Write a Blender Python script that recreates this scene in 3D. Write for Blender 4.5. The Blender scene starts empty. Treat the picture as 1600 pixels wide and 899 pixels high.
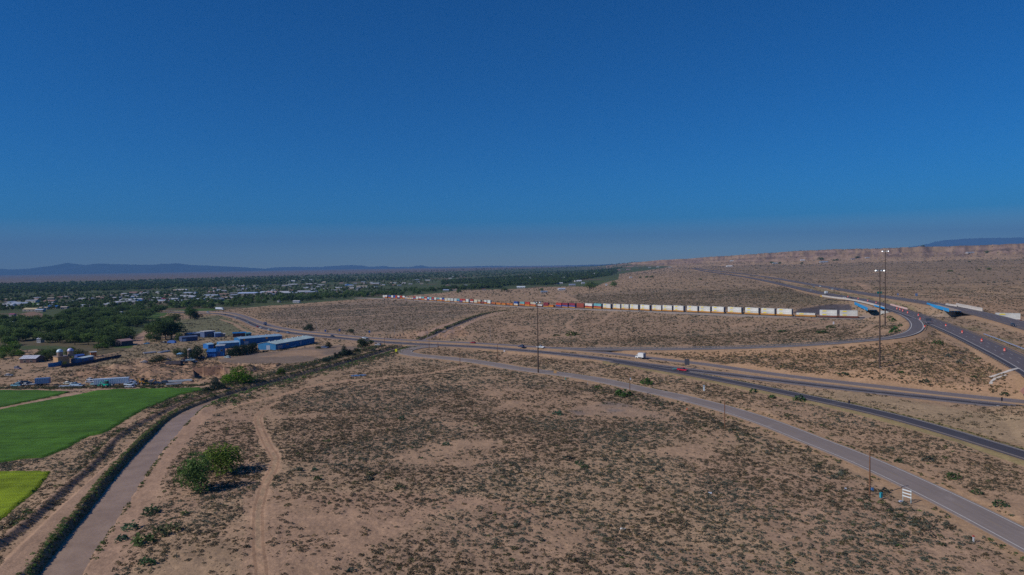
import bpy, math, random
import numpy as np
from mathutils import Matrix, Vector

random.seed(7)
RNG = np.random.default_rng(11)
scene = bpy.context.scene
C = scene.collection

# ------------------------------------------------------------ camera, sky, sun, exposure
CAM_Z = 58.0
F_PX = 1067.0                       # focal length in pixels of a 1600 px wide frame
PITCH, ROLL = math.radians(1.80), math.radians(0.80)
Fw = np.array([0.0, math.cos(PITCH), -math.sin(PITCH)])
R0 = np.array([1.0, 0.0, 0.0]); U0 = np.array([0.0, math.sin(PITCH), math.cos(PITCH)])
IX = math.cos(ROLL) * R0 - math.sin(ROLL) * U0
IU = math.sin(ROLL) * R0 + math.cos(ROLL) * U0
cam_d = bpy.data.cameras.new('camera'); cam = bpy.data.objects.new('camera', cam_d); C.objects.link(cam)
cam_d.sensor_width = 36.0; cam_d.lens = 36.0 * F_PX / 1600.0
cam_d.clip_start = 0.5; cam_d.clip_end = 120000
cam.matrix_world = Matrix(((IX[0], IU[0], -Fw[0], 0), (IX[1], IU[1], -Fw[1], 0), (IX[2], IU[2], -Fw[2], CAM_Z), (0, 0, 0, 1)))
scene.camera = cam

SUN_EL = math.radians(37.0)
SUN_DIR = Vector((-0.92, -0.39, 0)).normalized()        # horizontal direction towards the sun
sun_az = math.atan2(SUN_DIR.x, SUN_DIR.y)               # clockwise from +Y
world = bpy.data.worlds.new('World'); scene.world = world; world.use_nodes = True
wn, wl = world.node_tree.nodes, world.node_tree.links
wn.clear()
sky = wn.new('ShaderNodeTexSky'); sky.sky_type = 'NISHITA'; sky.sun_disc = False
sky.sun_elevation = SUN_EL; sky.sun_rotation = sun_az
sky.altitude = 1500; sky.air_density = 0.85; sky.dust_density = 0.15; sky.ozone_density = 3.0
gam = wn.new('ShaderNodeGamma'); gam.inputs[1].default_value = 1.0
hsv = wn.new('ShaderNodeHueSaturation'); hsv.inputs['Saturation'].default_value = 2.1; hsv.inputs['Hue'].default_value = 0.511
bg = wn.new('ShaderNodeBackground'); bg.inputs[1].default_value = 0.074
wo = wn.new('ShaderNodeOutputWorld')
wl.new(sky.outputs[0], gam.inputs[0]); wl.new(gam.outputs[0], hsv.inputs['Color'])
wl.new(hsv.outputs[0], bg.inputs[0]); wl.new(bg.outputs[0], wo.inputs[0])
sun_l = bpy.data.lights.new('sun', 'SUN'); sun_l.energy = 3.5; sun_l.angle = math.radians(0.53); sun_l.color = (1.0, 0.93, 0.84)
sun = bpy.data.objects.new('sun', sun_l); C.objects.link(sun)
sd = Vector((SUN_DIR.x * math.cos(SUN_EL), SUN_DIR.y * math.cos(SUN_EL), math.sin(SUN_EL)))
sun.rotation_euler = sd.to_track_quat('Z', 'Y').to_euler(); sun.location = (-200, -100, 400)
scene.view_settings.view_transform = 'Standard'; scene.view_settings.look = 'None'
scene.view_settings.gamma = 1.0; scene.view_settings.exposure = 0.14
scene.view_settings.use_curve_mapping = False
scene.render.engine = 'CYCLES'
cy = scene.cycles
cy.max_bounces = 4; cy.diffuse_bounces = 2; cy.glossy_bounces = 2; cy.transmission_bounces = 2
cy.volume_bounces = 0; cy.transparent_max_bounces = 8; cy.caustics_reflective = False; cy.caustics_refractive = False
cy.use_denoising = False
try:
    cy.denoiser = 'OPENIMAGEDENOISE'; cy.denoising_prefilter = 'ACCURATE'
except Exception:
    pass

# ------------------------------------------------------------ geometry of the view
def ray(px, py):
    px = np.asarray(px, float); py = np.asarray(py, float)
    return Fw + ((px - 800) / F_PX)[..., None] * IX - ((py - 449.5) / F_PX)[..., None] * IU
def at_z(px, py, z):
    d = ray(px, py); t = (np.asarray(z, float) - CAM_Z) / d[..., 2]
    return d * t[..., None] + np.array([0, 0, CAM_Z])
def at_d(px, py, D):
    d = ray(px, py); t = np.asarray(D, float) / d[..., 1]
    return d * t[..., None] + np.array([0, 0, CAM_Z])
def proj(P):
    P = np.asarray(P, float); v = P - np.array([0, 0, CAM_Z])
    w = np.maximum(v @ Fw, 1e-6)
    return 800 + F_PX * (v @ IX) / w, 449.5 - F_PX * (v @ IU) / w

# ------------------------------------------------------------ noise
def _hash(ix, iy, seed):
    n = (ix.astype(np.int64) * 374761393 + iy.astype(np.int64) * 668265263 + seed * 974711) & 0xffffffff
    n = ((n ^ (n >> 13)) * 1274126177) & 0xffffffff
    n = ((n ^ (n >> 16)) * 2246822519) & 0xffffffff
    return ((n >> 8) & 0xffff) / 65535.0
def vnoise(x, y, seed=0):
    ix = np.floor(x); iy = np.floor(y); fx = x - ix; fy = y - iy
    fx = fx * fx * (3 - 2 * fx); fy = fy * fy * (3 - 2 * fy)
    a = _hash(ix, iy, seed); b = _hash(ix + 1, iy, seed); c = _hash(ix, iy + 1, seed); d = _hash(ix + 1, iy + 1, seed)
    return (a * (1 - fx) + b * fx) * (1 - fy) + (c * (1 - fx) + d * fx) * fy
def fbm(x, y, s, seed=0, oct=4, gain=0.5):
    v = 0; a = 1; t = 0
    for o in range(oct):
        v = v + a * vnoise(x / s + 17.3 * o, y / s - 9.1 * o, seed + o); t += a; a *= gain; s = s / 2.03
    return v / t
def sstep(a, b, x):
    t = np.clip((x - a) / (b - a), 0, 1); return t * t * (3 - 2 * t)

# ------------------------------------------------------------ terrain: height control points
CZ = [(0,899,-.6),(400,899,0),(800,899,0),(1200,899,0),(1600,899,0),(300,750,0),(800,700,0),(1300,750,0),(1590,800,.6),
 (600,620,0),(1000,620,.5),(800,585,.5),(1200,640,1),(1500,690,1.5),(1450,640,2),(1375,575,7.5),(1200,565,4.5),(1000,552,3),(1250,580,3),
 (1450,590,6.5),(1560,603,5.5),(1500,545,12),(1420,550,11),(1380,512,14.5),(1340,520,12),(1250,520,10),(1100,520,6),(1000,520,5),(900,520,3),(900,500,4),
 (1100,500,8),(1200,500,11),(1000,490,7.5),(800,500,1.5),(800,520,1),(700,500,0),(600,500,-1),(500,500,-1.5),(750,485,-.5),(1350,505,13.5),
 (1470,497,17),(1500,500,15),(1550,515,13),(1600,530,12),(1600,500,13),(1500,470,18),(1600,480,15),
 (1100,470,12),(1250,470,15.5),(1000,470,9),(900,462,5),(850,445,-2),(700,470,-2),(700,455,-4),(500,480,-2),(500,460,-4.5),(300,500,-3),
 (300,475,-5),(100,520,-3),(100,480,-5),(0,560,-2),(0,600,-1.2),(0,700,-1),(150,650,-1),(200,590,-1),(350,565,0),(450,560,.5),(560,545,.5),
 (0,455,-5),(400,442,-5),(700,432,-5),(900,425,-4),(1000,440,10),(1100,440,15),(-600,600,-1),(-600,480,-4),(2200,700,8),(2200,560,14)]
CD = [(1600,460,780),(1600,440,1000),(1600,420,1500),(1600,406,2250),(1500,455,830),(1500,440,1200),(1500,420,1900),(1500,408,2600),(1400,450,950),
 (1400,430,1500),(1400,412,2500),(1300,440,1350),(1300,425,2000),(1300,413,3000),(1200,427,2200),(1200,414.5,3500),(1100,426,2850),(1100,417,3900),
 (1000,427,3400),(1000,418,5200),(0,437,7500),(0,432.5,13000),(400,428.5,9000),(400,425,16000),(700,422,9000),(700,419,17000),(900,419.5,8000),(900,417,20000),
 (2000,420,1500),(2000,400,2300),(-500,441,8000),(-500,438,20000),(1600,404,24000),(1200,409,24000)]
# bluff skyline on the east side: (px, py, distance of the rim)
RIM = [(880,416.5,9500),(930,414.5,7800),(960,412.5,6800),(1000,409.5,6000),(1030,406.5,5600),(1080,404,5200),(1115,401,4900),(1150,398.8,4600),(1200,395,4300),
 (1250,391.8,4000),(1300,389.8,3850),(1350,388.6,3700),(1400,387.2,3600),(1440,385,3500),(1480,385.2,3450),(1500,383.6,3400),(1550,382,3300),(1600,380,3200),(1750,375,3050),(2000,368,3000),(2400,360,3000)]

def spl(pts, step):
    P = np.array(pts, float); P = np.vstack([2 * P[0] - P[1], P, 2 * P[-1] - P[-2]])
    out = []
    for i in range(1, len(P) - 2):
        p0, p1, p2, p3 = P[i-1], P[i], P[i+1], P[i+2]
        n = max(2, int(np.linalg.norm((p2 - p1)[:2]) / step))
        t = (np.arange(n) / n)[:, None]
        a = max(1e-3, np.linalg.norm((p1 - p0)[:2])) ** .5; b = max(1e-3, np.linalg.norm((p2 - p1)[:2])) ** .5; c = max(1e-3, np.linalg.norm((p3 - p2)[:2])) ** .5
        m1 = b * ((p1 - p0) / a - (p2 - p0) / (a + b) + (p2 - p1) / b) * 1.0
        m2 = b * ((p2 - p1) / b - (p3 - p1) / (b + c) + (p3 - p2) / c) * 1.0
        out.append((2*t**3 - 3*t**2 + 1) * p1 + (t**3 - 2*t**2 + t) * m1 + (-2*t**3 + 3*t**2) * p2 + (t**3 - t**2) * m2)
    out.append(P[-2][None]); return np.vstack(out)
def path(spec, step=6.0, smooth=True):
    s = np.array(spec, float); W = at_z(s[:, 0], s[:, 1], s[:, 2])
    P = spl(W, step)
    if smooth:
        for _ in range(10):
            P[1:-1] = .25 * P[:-2] + .5 * P[1:-1] + .25 * P[2:]
    return P

ROAD = {}
ROAD['highway_far'] = (path([(255,485.6,-3),(300,486.3,-3),(340,487.3,-2.5),(365,490.2,-2),(385,496,-2),(405,504,-1.5),(430,511,-1),(465,517,-1),(500,520.5,-.5),(560,526.8,0),(600,530,0),
   (640,532,0),(700,534.5,.3),(760,537.3,1),(800,540,1.6),(850,543,2),(900,546.5,2),(950,551.5,2),(1000,558,2),(1100,569,2),(1200,584,2),(1300,596,2),(1400,607,2.2),(1500,618.5,2.5),(1600,628,2.8),(1750,643,3),(1900,660,3.1),(2150,688,3.2)]), 4.6)
ROAD['highway_near'] = (path([(255,487.6,-3.1),(300,488.6,-3.1),(340,490,-2.6),(365,494.5,-2.1),(385,501,-2.1),(405,510,-1.6),(430,516,-1),(465,521.6,-1),(500,525,-.5),(560,530.8,0),(600,534.5,0),
   (640,537,0),(700,539.6,.3),(760,542.6,1),(800,546,1.6),(850,550,2),(900,555.5,2),(950,561,2),(1000,568.5,2),(1050,575,2),(1100,580.5,2),(1200,592.5,2),(1300,604.5,2),(1400,615.5,2.2),(1500,626,2.5),(1600,636.5,2.8),(1750,654,3),(1900,672,3.1),(2150,704,3.2)]), 5.2)
ROAD['entry_ramp'] = (path([(960,564.5,2),(1000,571,2),(1040,577.5,2),(1075,583.5,2),(1100,588,2),(1150,598,2),(1200,607.5,2),(1250,617.5,1.8),(1300,629,1.6),(1400,650,1.6),(1500,680,1.6),(1600,710,1.8),(1700,742,2),(1850,792,2),(2050,858,2)]), 4.0)
ROAD['frontage_road'] = (path([(684,541,.3),(668,541.3,.2),(650,543.2,.1),(636,546.2,0),(630,549,0),(634,552,0),(645,554.2,0),(660,556,0),(700,559.7,.1),(730,563,.2),(770,568.7,.3),(800,574.5,.3),(850,581,.4),(900,587.5,.4),
   (950,596,.35),(1000,607.5,.3),(1050,617.5,.3),(1100,629.5,.25),(1150,643.5,.25),(1200,660,.25),(1275,690,.2),(1350,719.5,.2),(1425,754,.2),(1500,790,.2),(1600,842,.2),(1720,905,.2),(1900,1010,.2)], 3.0), 4.9)
ROAD['loop_ramp'] = (path([(1345,466.8,20.5),(1370,473.5,20.3),(1385,479,19.8),(1403,487,19),(1420,495,18),(1430,502.5,17.5),(1433,510,17),(1428,517.5,16.4),(1416,523,15.7),(1400,527,15),(1375,530,14.2),(1340,533,13),(1300,536.5,11.6),(1250,539.8,10),(1200,542,8.5),
   (1150,543.6,7.2),(1100,544.8,6),(1050,545.4,5),(1000,545.8,4),(950,545.7,3.2),(900,544.8,2.6),(860,543.4,2.1)], 3.0), 4.0)
ROAD['southbound_freeway'] = (path([(1082,419.3,33),(1100,423.3,30),(1125,427,26),(1160,432,24),(1200,439.5,22),(1225,445,21),(1250,450.5,20.5),(1275,456.3,20.3),(1300,460.8,20.3),(1325,464.8,20.4),(1350,469.5,20.5),(1375,475.6,20.3),(1400,483,19.5),
   (1425,491.3,18.6),(1450,500.3,17.6),(1480,511.5,16),(1510,524.5,14.4),(1550,543.5,12.5),(1600,568.5,11),(1660,603,10),(1750,650,9),(1880,722,8.5),(2100,848,8)]), 7.6)
ROAD['northbound_freeway'] = (path([(1087,419,34.5),(1105,421.6,31),(1130,424.5,28),(1160,428,26),(1200,433.2,24),(1250,441.5,22),(1300,450,21),(1350,458.5,20.6),(1400,466,20.4),(1430,470.3,20.3),(1465,476.2,20),(1500,483,19),(1550,494.5,17),(1600,508.5,15),(1700,540,13),(1800,580,12),(2100,700,11)]), 8.0)
TRACK = path([(560,465.3,-2.6),(600,466.3,-2.4),(640,468.2,-2),(680,470.7,-1.6),(720,473,-.9),(760,475.5,0),(800,478,1.2),(840,479.8,2.2),(870,480.9,3),(920,482.5,5),(970,484.2,7),(1020,486.2,8.4),(1080,488.3,10),(1130,490.2,11),(1180,492.2,11.6),(1215,493.8,12),
   (1260,495.6,12),(1300,496.8,12),(1330,497.4,12),(1400,498.6,12),(1470,500,11.8),(1530,501.4,11.6),(1600,503.4,11.4),(1700,506.5,11.2),(1900,513,11)], 6.0)
CANAL = path([(60,960,-2.2),(97,893,-2.2),(160,808,-2.2),(214,732,-2.2),(263,676,-2.2),(286,652,-2.2),(312,637.5,-2.2),(335,629,-2.2),(362,620.5,-2.2),(400,609.5,-2.2),(450,596,-2.2),(500,583,-2.2),(525,576,-2.2),(562,565.2,-2.2),(588,557,-2.2),(610,550,-2.2),
   (640,541.5,-2.2),(670,529.5,-2.2),(688,522,-2.2),(706,514,-2.2),(725,506.3,-2.2),(750,496.3,-2.2),(770,491,-2.2),(800,487,-2.2)], 4.0)
LEVEE = path([(-20,925,.1),(20,889,.1),(70,835,.1),(110,796,.1),(133,773,.1),(186,723,.1),(239,676,.1),(275,651,.1),(300,638.5,.1),(332,626,.1),(366,614.5,.1),(400,603.5,.1),(450,589.5,.1),(500,576,.1),(550,561.5,.1),(587,549.5,.1),(606,541,.1)], 4.0)
BERM = path([(-60,880,.55),(0,846,.55),(57,798,.55),(100,758,.55),(150,718,.55),(180,680,.55),(205,664,.55),(233,651,.55),(283,627,.55),(333,612,.5),(380,600,.5)], 4.0)

def rbf_fit(pts, vals):
    d = np.linalg.norm(pts[:, None] - pts[None], axis=2)
    n = len(pts); A = np.zeros((n + 3, n + 3)); A[:n, :n] = d + np.eye(n) * -0.004
    A[:n, n] = 1; A[:n, n+1:] = pts; A[n, :n] = 1; A[n+1:, :n] = pts.T
    return np.linalg.solve(A, np.concatenate([vals, np.zeros(3)]))
def uv_of(x, y):
    r = np.hypot(x, y); return np.stack([np.arctan2(x, y) * 2.2, np.log(r)], -1)
_w = [at_z(a, b, c) for a, b, c in CZ] + [at_d(a, b, c) for a, b, c in CD]
for k in ('highway_far', 'entry_ramp', 'frontage_road', 'southbound_freeway', 'northbound_freeway'):
    P = ROAD[k][0]; idx = np.linspace(0, len(P) - 1, 12).astype(int)
    _w += [P[i] - np.array([0, 0, .6]) for i in idx]
_w += [TRACK[i] - np.array([0, 0, .8]) for i in np.linspace(0, len(TRACK) - 1, 14).astype(int)]
_w = np.array(_w)
rbf_p = uv_of(_w[:, 0], _w[:, 1]); rbf_c = rbf_fit(rbf_p, _w[:, 2])
def rbf_eval(x, y):
    q = uv_of(x, y); s = q.shape[:-1]; q = q.reshape(-1, 2); out = np.empty(len(q)); n = len(rbf_p)
    for i in range(0, len(q), 60000):
        qq = q[i:i+60000]
        d = np.sqrt((qq[:, 0, None] - rbf_p[None, :, 0]) ** 2 + (qq[:, 1, None] - rbf_p[None, :, 1]) ** 2)
        out[i:i+60000] = d @ rbf_c[:n] + rbf_c[n] + qq @ rbf_c[n+1:]
    return out.reshape(s)

# rim in polar terms
_r = np.array([at_d(a, b, c) for a, b, c in RIM]); rim_az = np.arctan2(_r[:, 0], _r[:, 1]); rim_r = np.hypot(_r[:, 0], _r[:, 1]); rim_z = _r[:, 2]

def dist_path(x, y, P, lim):
    """distance to polyline, path z there, arc side (positive = right of travel); far points return lim"""
    D = np.full(x.shape, lim, float); Z = np.zeros(x.shape); S = np.zeros(x.shape)
    m = (x > P[:, 0].min() - lim) & (x < P[:, 0].max() + lim) & (y > P[:, 1].min() - lim) & (y < P[:, 1].max() + lim)
    xi = x[m]; yi = y[m]
    if not len(xi): return D, Z, S
    d_ = np.full(xi.shape, lim, float); z_ = np.zeros(xi.shape); s_ = np.zeros(xi.shape)
    st = max(1, 1)
    # chunk the path: for every run of segments only look at points near it
    order = np.argsort(yi); ys = yi[order]
    for i in range(0, len(P) - 1):
        a, b = P[i], P[i+1]
        lo, hi = min(a[1], b[1]) - lim, max(a[1], b[1]) + lim
        k0, k1 = np.searchsorted(ys, lo), np.searchsorted(ys, hi)
        if k1 <= k0: continue
        id_ = order[k0:k1]; xx = xi[id_]
        mm = (xx > min(a[0], b[0]) - lim) & (xx < max(a[0], b[0]) + lim)
        id_ = id_[mm]
        if not len(id_): continue
        xx = xi[id_]; yy = yi[id_]
        ab = b - a; L2 = ab[0] ** 2 + ab[1] ** 2 + 1e-9
        t = np.clip(((xx - a[0]) * ab[0] + (yy - a[1]) * ab[1]) / L2, 0, 1)
        qx = a[0] + t * ab[0]; qy = a[1] + t * ab[1]
        dd = np.hypot(xx - qx, yy - qy); u = dd < d_[id_]
        j = id_[u]; d_[j] = dd[u]; z_[j] = a[2] + t[u] * ab[2]
        s_[j] = np.sign((xx[u] - a[0]) * ab[1] - (yy[u] - a[1]) * ab[0])
    D[m] = d_; Z[m] = z_; S[m] = s_
    return D, Z, S

def inpoly(px, py, poly):
    P = np.array(poly, float); res = np.zeros(px.shape, bool)
    j = len(P) - 1
    for i in range(len(P)):
        xi, yi, xj, yj = P[i, 0], P[i, 1], P[j, 0], P[j, 1]
        c = ((yi > py) != (yj > py)) & (px < (xj - xi) * (py - yi) / (yj - yi + 1e-12) + xi)
        res ^= c; j = i
    return res

FIELD_MAIN = [(-30,727),(0,724),(33,718.5),(70,717),(110,699),(140,682),(163,679),(180,668),(200,655),(225,641),(253,630),(285,618),(318,612.5),(312,609.2),(186,609),(150,611.5),(125,617),(60,629),(0,640.5),(-40,648)]
FIELD_TOP = [(-40,610),(60,610),(112,612.5),(70,622),(0,637),(-40,644)]
FIELD_LOW = [(-40,740),(40,739),(77,740.5),(70,752),(58,768),(30,790),(0,815),(-40,840)]
LOT = [(340,562),(375,556),(400,552),(440,549),(500,540),(545,540),(566,545),(520,556),(495,563),(460,567.5),(400,568.5),(345,567)]
ROUGH = [(110,585),(150,572),(200,566),(250,556),(300,556),(345,566),(400,570),(440,568),(420,580),(345,592),(330,600),(110,590)]
# ------------------------------------------------------------ materials
MATS = {}
def mat(name, col, rough=0.85, metal=0.0, var=0.0, vscale=1.0, spec=0.3, bump=0.0, bscale=1.0, rnd=0.0):
    """procedural principled material with noise variation in object space (m) and per-object variation"""
    if name in MATS: return MATS[name]
    m = bpy.data.materials.new(name); m.use_nodes = True; nt = m.node_tree; n = nt.nodes; l = nt.links
    b = n['Principled BSDF']; b.inputs['Roughness'].default_value = rough; b.inputs['Metallic'].default_value = metal
    b.inputs['Specular IOR Level'].default_value = spec
    rgb = n.new('ShaderNodeRGB'); rgb.outputs[0].default_value = (*col, 1); out = rgb.outputs[0]
    tc = n.new('ShaderNodeTexCoord')
    if var > 0:
        nz = n.new('ShaderNodeTexNoise'); nz.inputs['Scale'].default_value = vscale; nz.inputs['Detail'].default_value = 5
        mr = n.new('ShaderNodeMapRange'); mr.inputs[1].default_value = .3; mr.inputs[2].default_value = .7; mr.inputs[3].default_value = 1 - var; mr.inputs[4].default_value = 1 + var
        l.new(tc.outputs['Object'], nz.inputs['Vector']); l.new(nz.outputs[0], mr.inputs[0])
        mx = n.new('ShaderNodeVectorMath'); mx.operation = 'SCALE'; l.new(out, mx.inputs[0]); l.new(mr.outputs[0], mx.inputs['Scale']); out = mx.outputs[0]
    if rnd > 0:
        oi = n.new('ShaderNodeObjectInfo'); mr = n.new('ShaderNodeMapRange'); mr.inputs[3].default_value = 1 - rnd; mr.inputs[4].default_value = 1 + rnd
        l.new(oi.outputs['Random'], mr.inputs[0])
        mx = n.new('ShaderNodeVectorMath'); mx.operation = 'SCALE'; l.new(out, mx.inputs[0]); l.new(mr.outputs[0], mx.inputs['Scale']); out = mx.outputs[0]
    l.new(out, b.inputs['Base Color'])
    if bump > 0:
        nz = n.new('ShaderNodeTexNoise'); nz.inputs['Scale'].default_value = bscale; nz.inputs['Detail'].default_value = 4
        l.new(tc.outputs['Object'], nz.inputs['Vector']); bp = n.new('ShaderNodeBump'); bp.inputs['Distance'].default_value = bump
        l.new(nz.outputs[0], bp.inputs['Height']); l.new(bp.outputs[0], b.inputs['Normal'])
    MATS[name] = m; return m

def mesh_np(name, V, F, mats=None, colors=None, smooth=False, uv=None, midx=None, fl=None):
    """fast mesh from numpy: V (n,3), F (m,k) constant k"""
    me = bpy.data.meshes.new(name); V = np.asarray(V, np.float32); F = np.asarray(F, np.int32); k = F.shape[1]
    me.vertices.add(len(V)); me.vertices.foreach_set('co', V.ravel())
    me.loops.add(F.size); me.loops.foreach_set('vertex_index', F.ravel())
    me.polygons.add(len(F)); me.polygons.foreach_set('loop_start', np.arange(0, F.size, k, dtype=np.int32))
    if midx is not None: me.polygons.foreach_set('material_index', np.asarray(midx, np.int32))
    me.polygons.foreach_set('use_smooth', np.full(len(F), bool(smooth)))
    me.update(calc_edges=True)
    for nm, arr in (colors or {}).items():
        a = me.attributes.new(nm, 'FLOAT_COLOR', 'POINT'); c = np.ones((len(V), 4), np.float32); c[:, :3] = arr; a.data.foreach_set('color', c.ravel())
    for nm, arr in (fl or {}).items():
        a = me.attributes.new(nm, 'FLOAT', 'POINT'); a.data.foreach_set('value', np.asarray(arr, np.float32))
    if uv is not None:
        u = me.uv_layers.new(name='UVMap'); u.data.foreach_set('uv', np.asarray(uv, np.float32)[F.ravel()].ravel())
    for m in (mats or []): me.materials.append(m)
    me.validate(clean_customdata=False)
    return me
def link(name, me, parent=None):
    o = bpy.data.objects.new(name, me); C.objects.link(o)
    if parent is not None: o.parent = parent
    return o
def tag(o, label=None, cat=None, group=None, kind=None):
    if label: o['label'] = label
    if cat: o['category'] = cat
    if group: o['group'] = group
    if kind: o['kind'] = kind
    return o

# ------------------------------------------------------------ terrain grid
az_in = np.radians(np.arange(-39.0, 39.01, 0.058)); az_out = np.radians(np.arange(39.5, 64, 0.8))
AZ = np.concatenate([-az_out[::-1], az_in, az_out])
rr = [14.0, 25, 40, 55, 70, 82, 92, 100, 107, 113]
r = 118.0
while r < 42000:
    rr.append(r); r += max(0.25, min(0.95 * r * r / 61900, 0.0105 * r if r < 9000 else 0.03 * r))
RR = np.array(rr)
AA, RG = np.meshgrid(AZ, RR, indexing='ij')
GX = RG * np.sin(AA); GY = RG * np.cos(AA)
print('terrain grid', GX.shape)
Z = rbf_eval(GX, GY)
PX, PY = proj(np.stack([GX, GY, Z], -1))
# east side bluff
raz = np.interp(AA, rim_az, rim_r); rz = np.interp(AA, rim_az, rim_z)
wb = sstep(math.atan2(60, 1067), math.atan2(190, 1067), AA)
rimw = raz * (1 + .06 * (fbm(AA * 3000, RG * 0, 90, 5, 3) - .5)) + 200 * (fbm(GX, GY, 330, 31, 5, .6) - .5) * 2
tt = (RG - rimw * .80) / (rimw * .20)
gull = np.abs(fbm(AA * 4200 + 8 * fbm(GX, GY, 300, 3), RG / 14, 46, 7, 4) - .5) * 2
step_ = .30 * sstep(.0, .45, tt) + .30 * sstep(.45, .62, tt + .12 * (gull - .4)) + .40 * sstep(.80, 1.0, tt + .16 * (gull - .4))
zb = Z + (rz - Z) * step_ - (16 * gull + 14 * np.abs(fbm(GX, GY, 110, 37, 4) - .5) * 2) * sstep(.1, .5, tt) * (1 - sstep(.93, 1.05, tt))
zb = np.where(tt > 1, rz - 3 * gull * (1 - sstep(1, 1.2, tt)) - .004 * (RG - rimw), zb)
Z = Z * (1 - wb) + np.where(tt > 0, zb, Z) * wb
bluff = wb * sstep(-.1, .12, tt) * (1 - sstep(1.02, 1.1, tt))
# general relief
east = sstep(-60, 260, GX - .28 * GY + 120)
Z += (fbm(GX, GY, 38, 2, 4) - .5) * (.5 + 1.6 * sstep(350, 900, RG) * east)
Z += (fbm(GX, GY, 300, 9, 3) - .5) * 8 * sstep(700, 1600, RG) * east * (1 - bluff)
washes = np.abs(fbm(GX, GY, 120, 21, 3) - .5) * 2
Z -= 3.2 * (1 - sstep(0, .12, washes)) * sstep(600, 1200, RG) * east
Z += (fbm(GX, GY, 2.6, 4, 3) - .5) * .45 * (1 - sstep(300, 600, RG))
rough = inpoly(PX, PY, ROUGH) | inpoly(PX, PY, [(600,528),(660,515),(720,508),(735,524),(700,530)])
Z += np.where(rough, (np.abs(fbm(GX, GY, 14, 41, 4) - .5) * 2 - .3) * 4.6, 0)
pit = inpoly(PX, PY, [(303,577.5),(345,574.5),(352,583),(340,591),(306,590.5)])
Z -= np.where(pit, 3.6, 0)
slope_e = inpoly(PX, PY, [(960,548),(1200,548),(1400,532),(1440,518),(1590,583),(1610,625),(1400,603),(1200,580),(1000,556)])
Z += np.where(slope_e, (fbm(GX, GY, 7, 44, 4) - .5) * 1.5, 0)

def conform(P, hw, s_fill=.36, s_cut=.45, lim=70, drop=0.16):
    global Z
    d, zp, sd_ = dist_path(GX, GY, P, lim)
    m = d < lim
    dd = np.maximum(0, d - hw); zz = zp - drop - .0005 * RG
    lo = zz - s_fill * dd; hi = zz + s_cut * dd
    Z = np.where(m, np.clip(Z, lo, hi), Z)
    return d, zp, sd_
def raise_to(P, hw, s, lim=12):
    global Z
    d, zp, _ = dist_path(GX, GY, P, lim)
    Z = np.where(d < lim, np.maximum(Z, zp + .18 * (fbm(GX, GY, 5, 8, 2) - .5) - s * np.maximum(0, d - hw)), Z); return d
DIST = {}
d_berm = raise_to(BERM, .35, .62, 8); DIST['berm'] = d_berm
d_levee = raise_to(LEVEE, 2.6, .5, 9); DIST['levee'] = d_levee
for k in ('loop_ramp', 'southbound_freeway', 'northbound_freeway', 'highway_far', 'highway_near', 'entry_ramp', 'frontage_road'):
    P, hw = ROAD[k]; DIST[k] = conform(P, hw + 1.2, *((.12, .3) if k == 'frontage_road' else (.36, .45)))[0]
DIST['track'] = conform(TRACK, 5.5, .5, .62, 60)[0]
ROADD = np.minimum.reduce([DIST[k] for k in ROAD])
dhw = np.minimum(DIST['highway_far'], DIST['highway_near']); dfr = DIST['frontage_road']
dc, zc, sc_ = dist_path(GX, GY, CANAL, 30); DIST['canal'] = dc
chw = np.where(GY < 285, 3.2, 1.7)
okc = (dc < 30) & (dhw > 8) & (dfr > 6.5) & (DIST['track'] > 9)
wr = 1 - sstep(262, 305, GY)
chw = 1.7 + 1.5 * wr
left_b = -2.1 + np.maximum(0, dc - chw) * 1.15
rb_near = np.where(dc > chw + 1.6, -1.3 + (dc - chw - 1.6) * .09, -2.1 + np.maximum(0, dc - chw) * .5)
right_b = rb_near * wr + (-3.1 + np.maximum(0, dc - chw) * 1.1) * (1 - wr)
Z = np.where(okc, np.minimum(Z, np.where(sc_ < 0, left_b, right_b) + .55 * (fbm(GX, GY, 3.2, 19, 3) - .5)), Z)
cwet = np.where(okc, dc, 30)

# ------------------------------------------------------------ ground cover masks and soil colours
def tracks(specs):
    out = np.zeros(GX.shape)
    for pts, w, z in specs:
        P = path([(a, b, z) for a, b in pts], 5, False)
        d, _, _ = dist_path(GX, GY, P, w * 1.6 + 4)
        wob = w / 2 * (.7 + .6 * vnoise(GX / 7, GY / 7, 51))
        out = np.maximum(out, 1 - sstep(.65, 1.3, d / wob))
    return out
FT = [([(433,629),(420,636),(407,646),(403,656),(405,666),(412,683),(420,700),(430,716),(428,730),(423,743),(414,757),(410,773),(404,795),(403,816),(403,845),(407,883),(412,930)], 3.4, 0),
      ([(731,570),(712,575),(670,583),(600,590.5),(560,594),(520,598),(480,606),(450,615),(432,621),(400,627),(360,636),(330,646)], 4.2, 0),
      ([(330,646),(300,668),(275,700),(250,735),(225,775),(200,815),(175,855),(150,900),(130,940)], 4.5, -1)]
m_track = tracks(FT)
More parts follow.
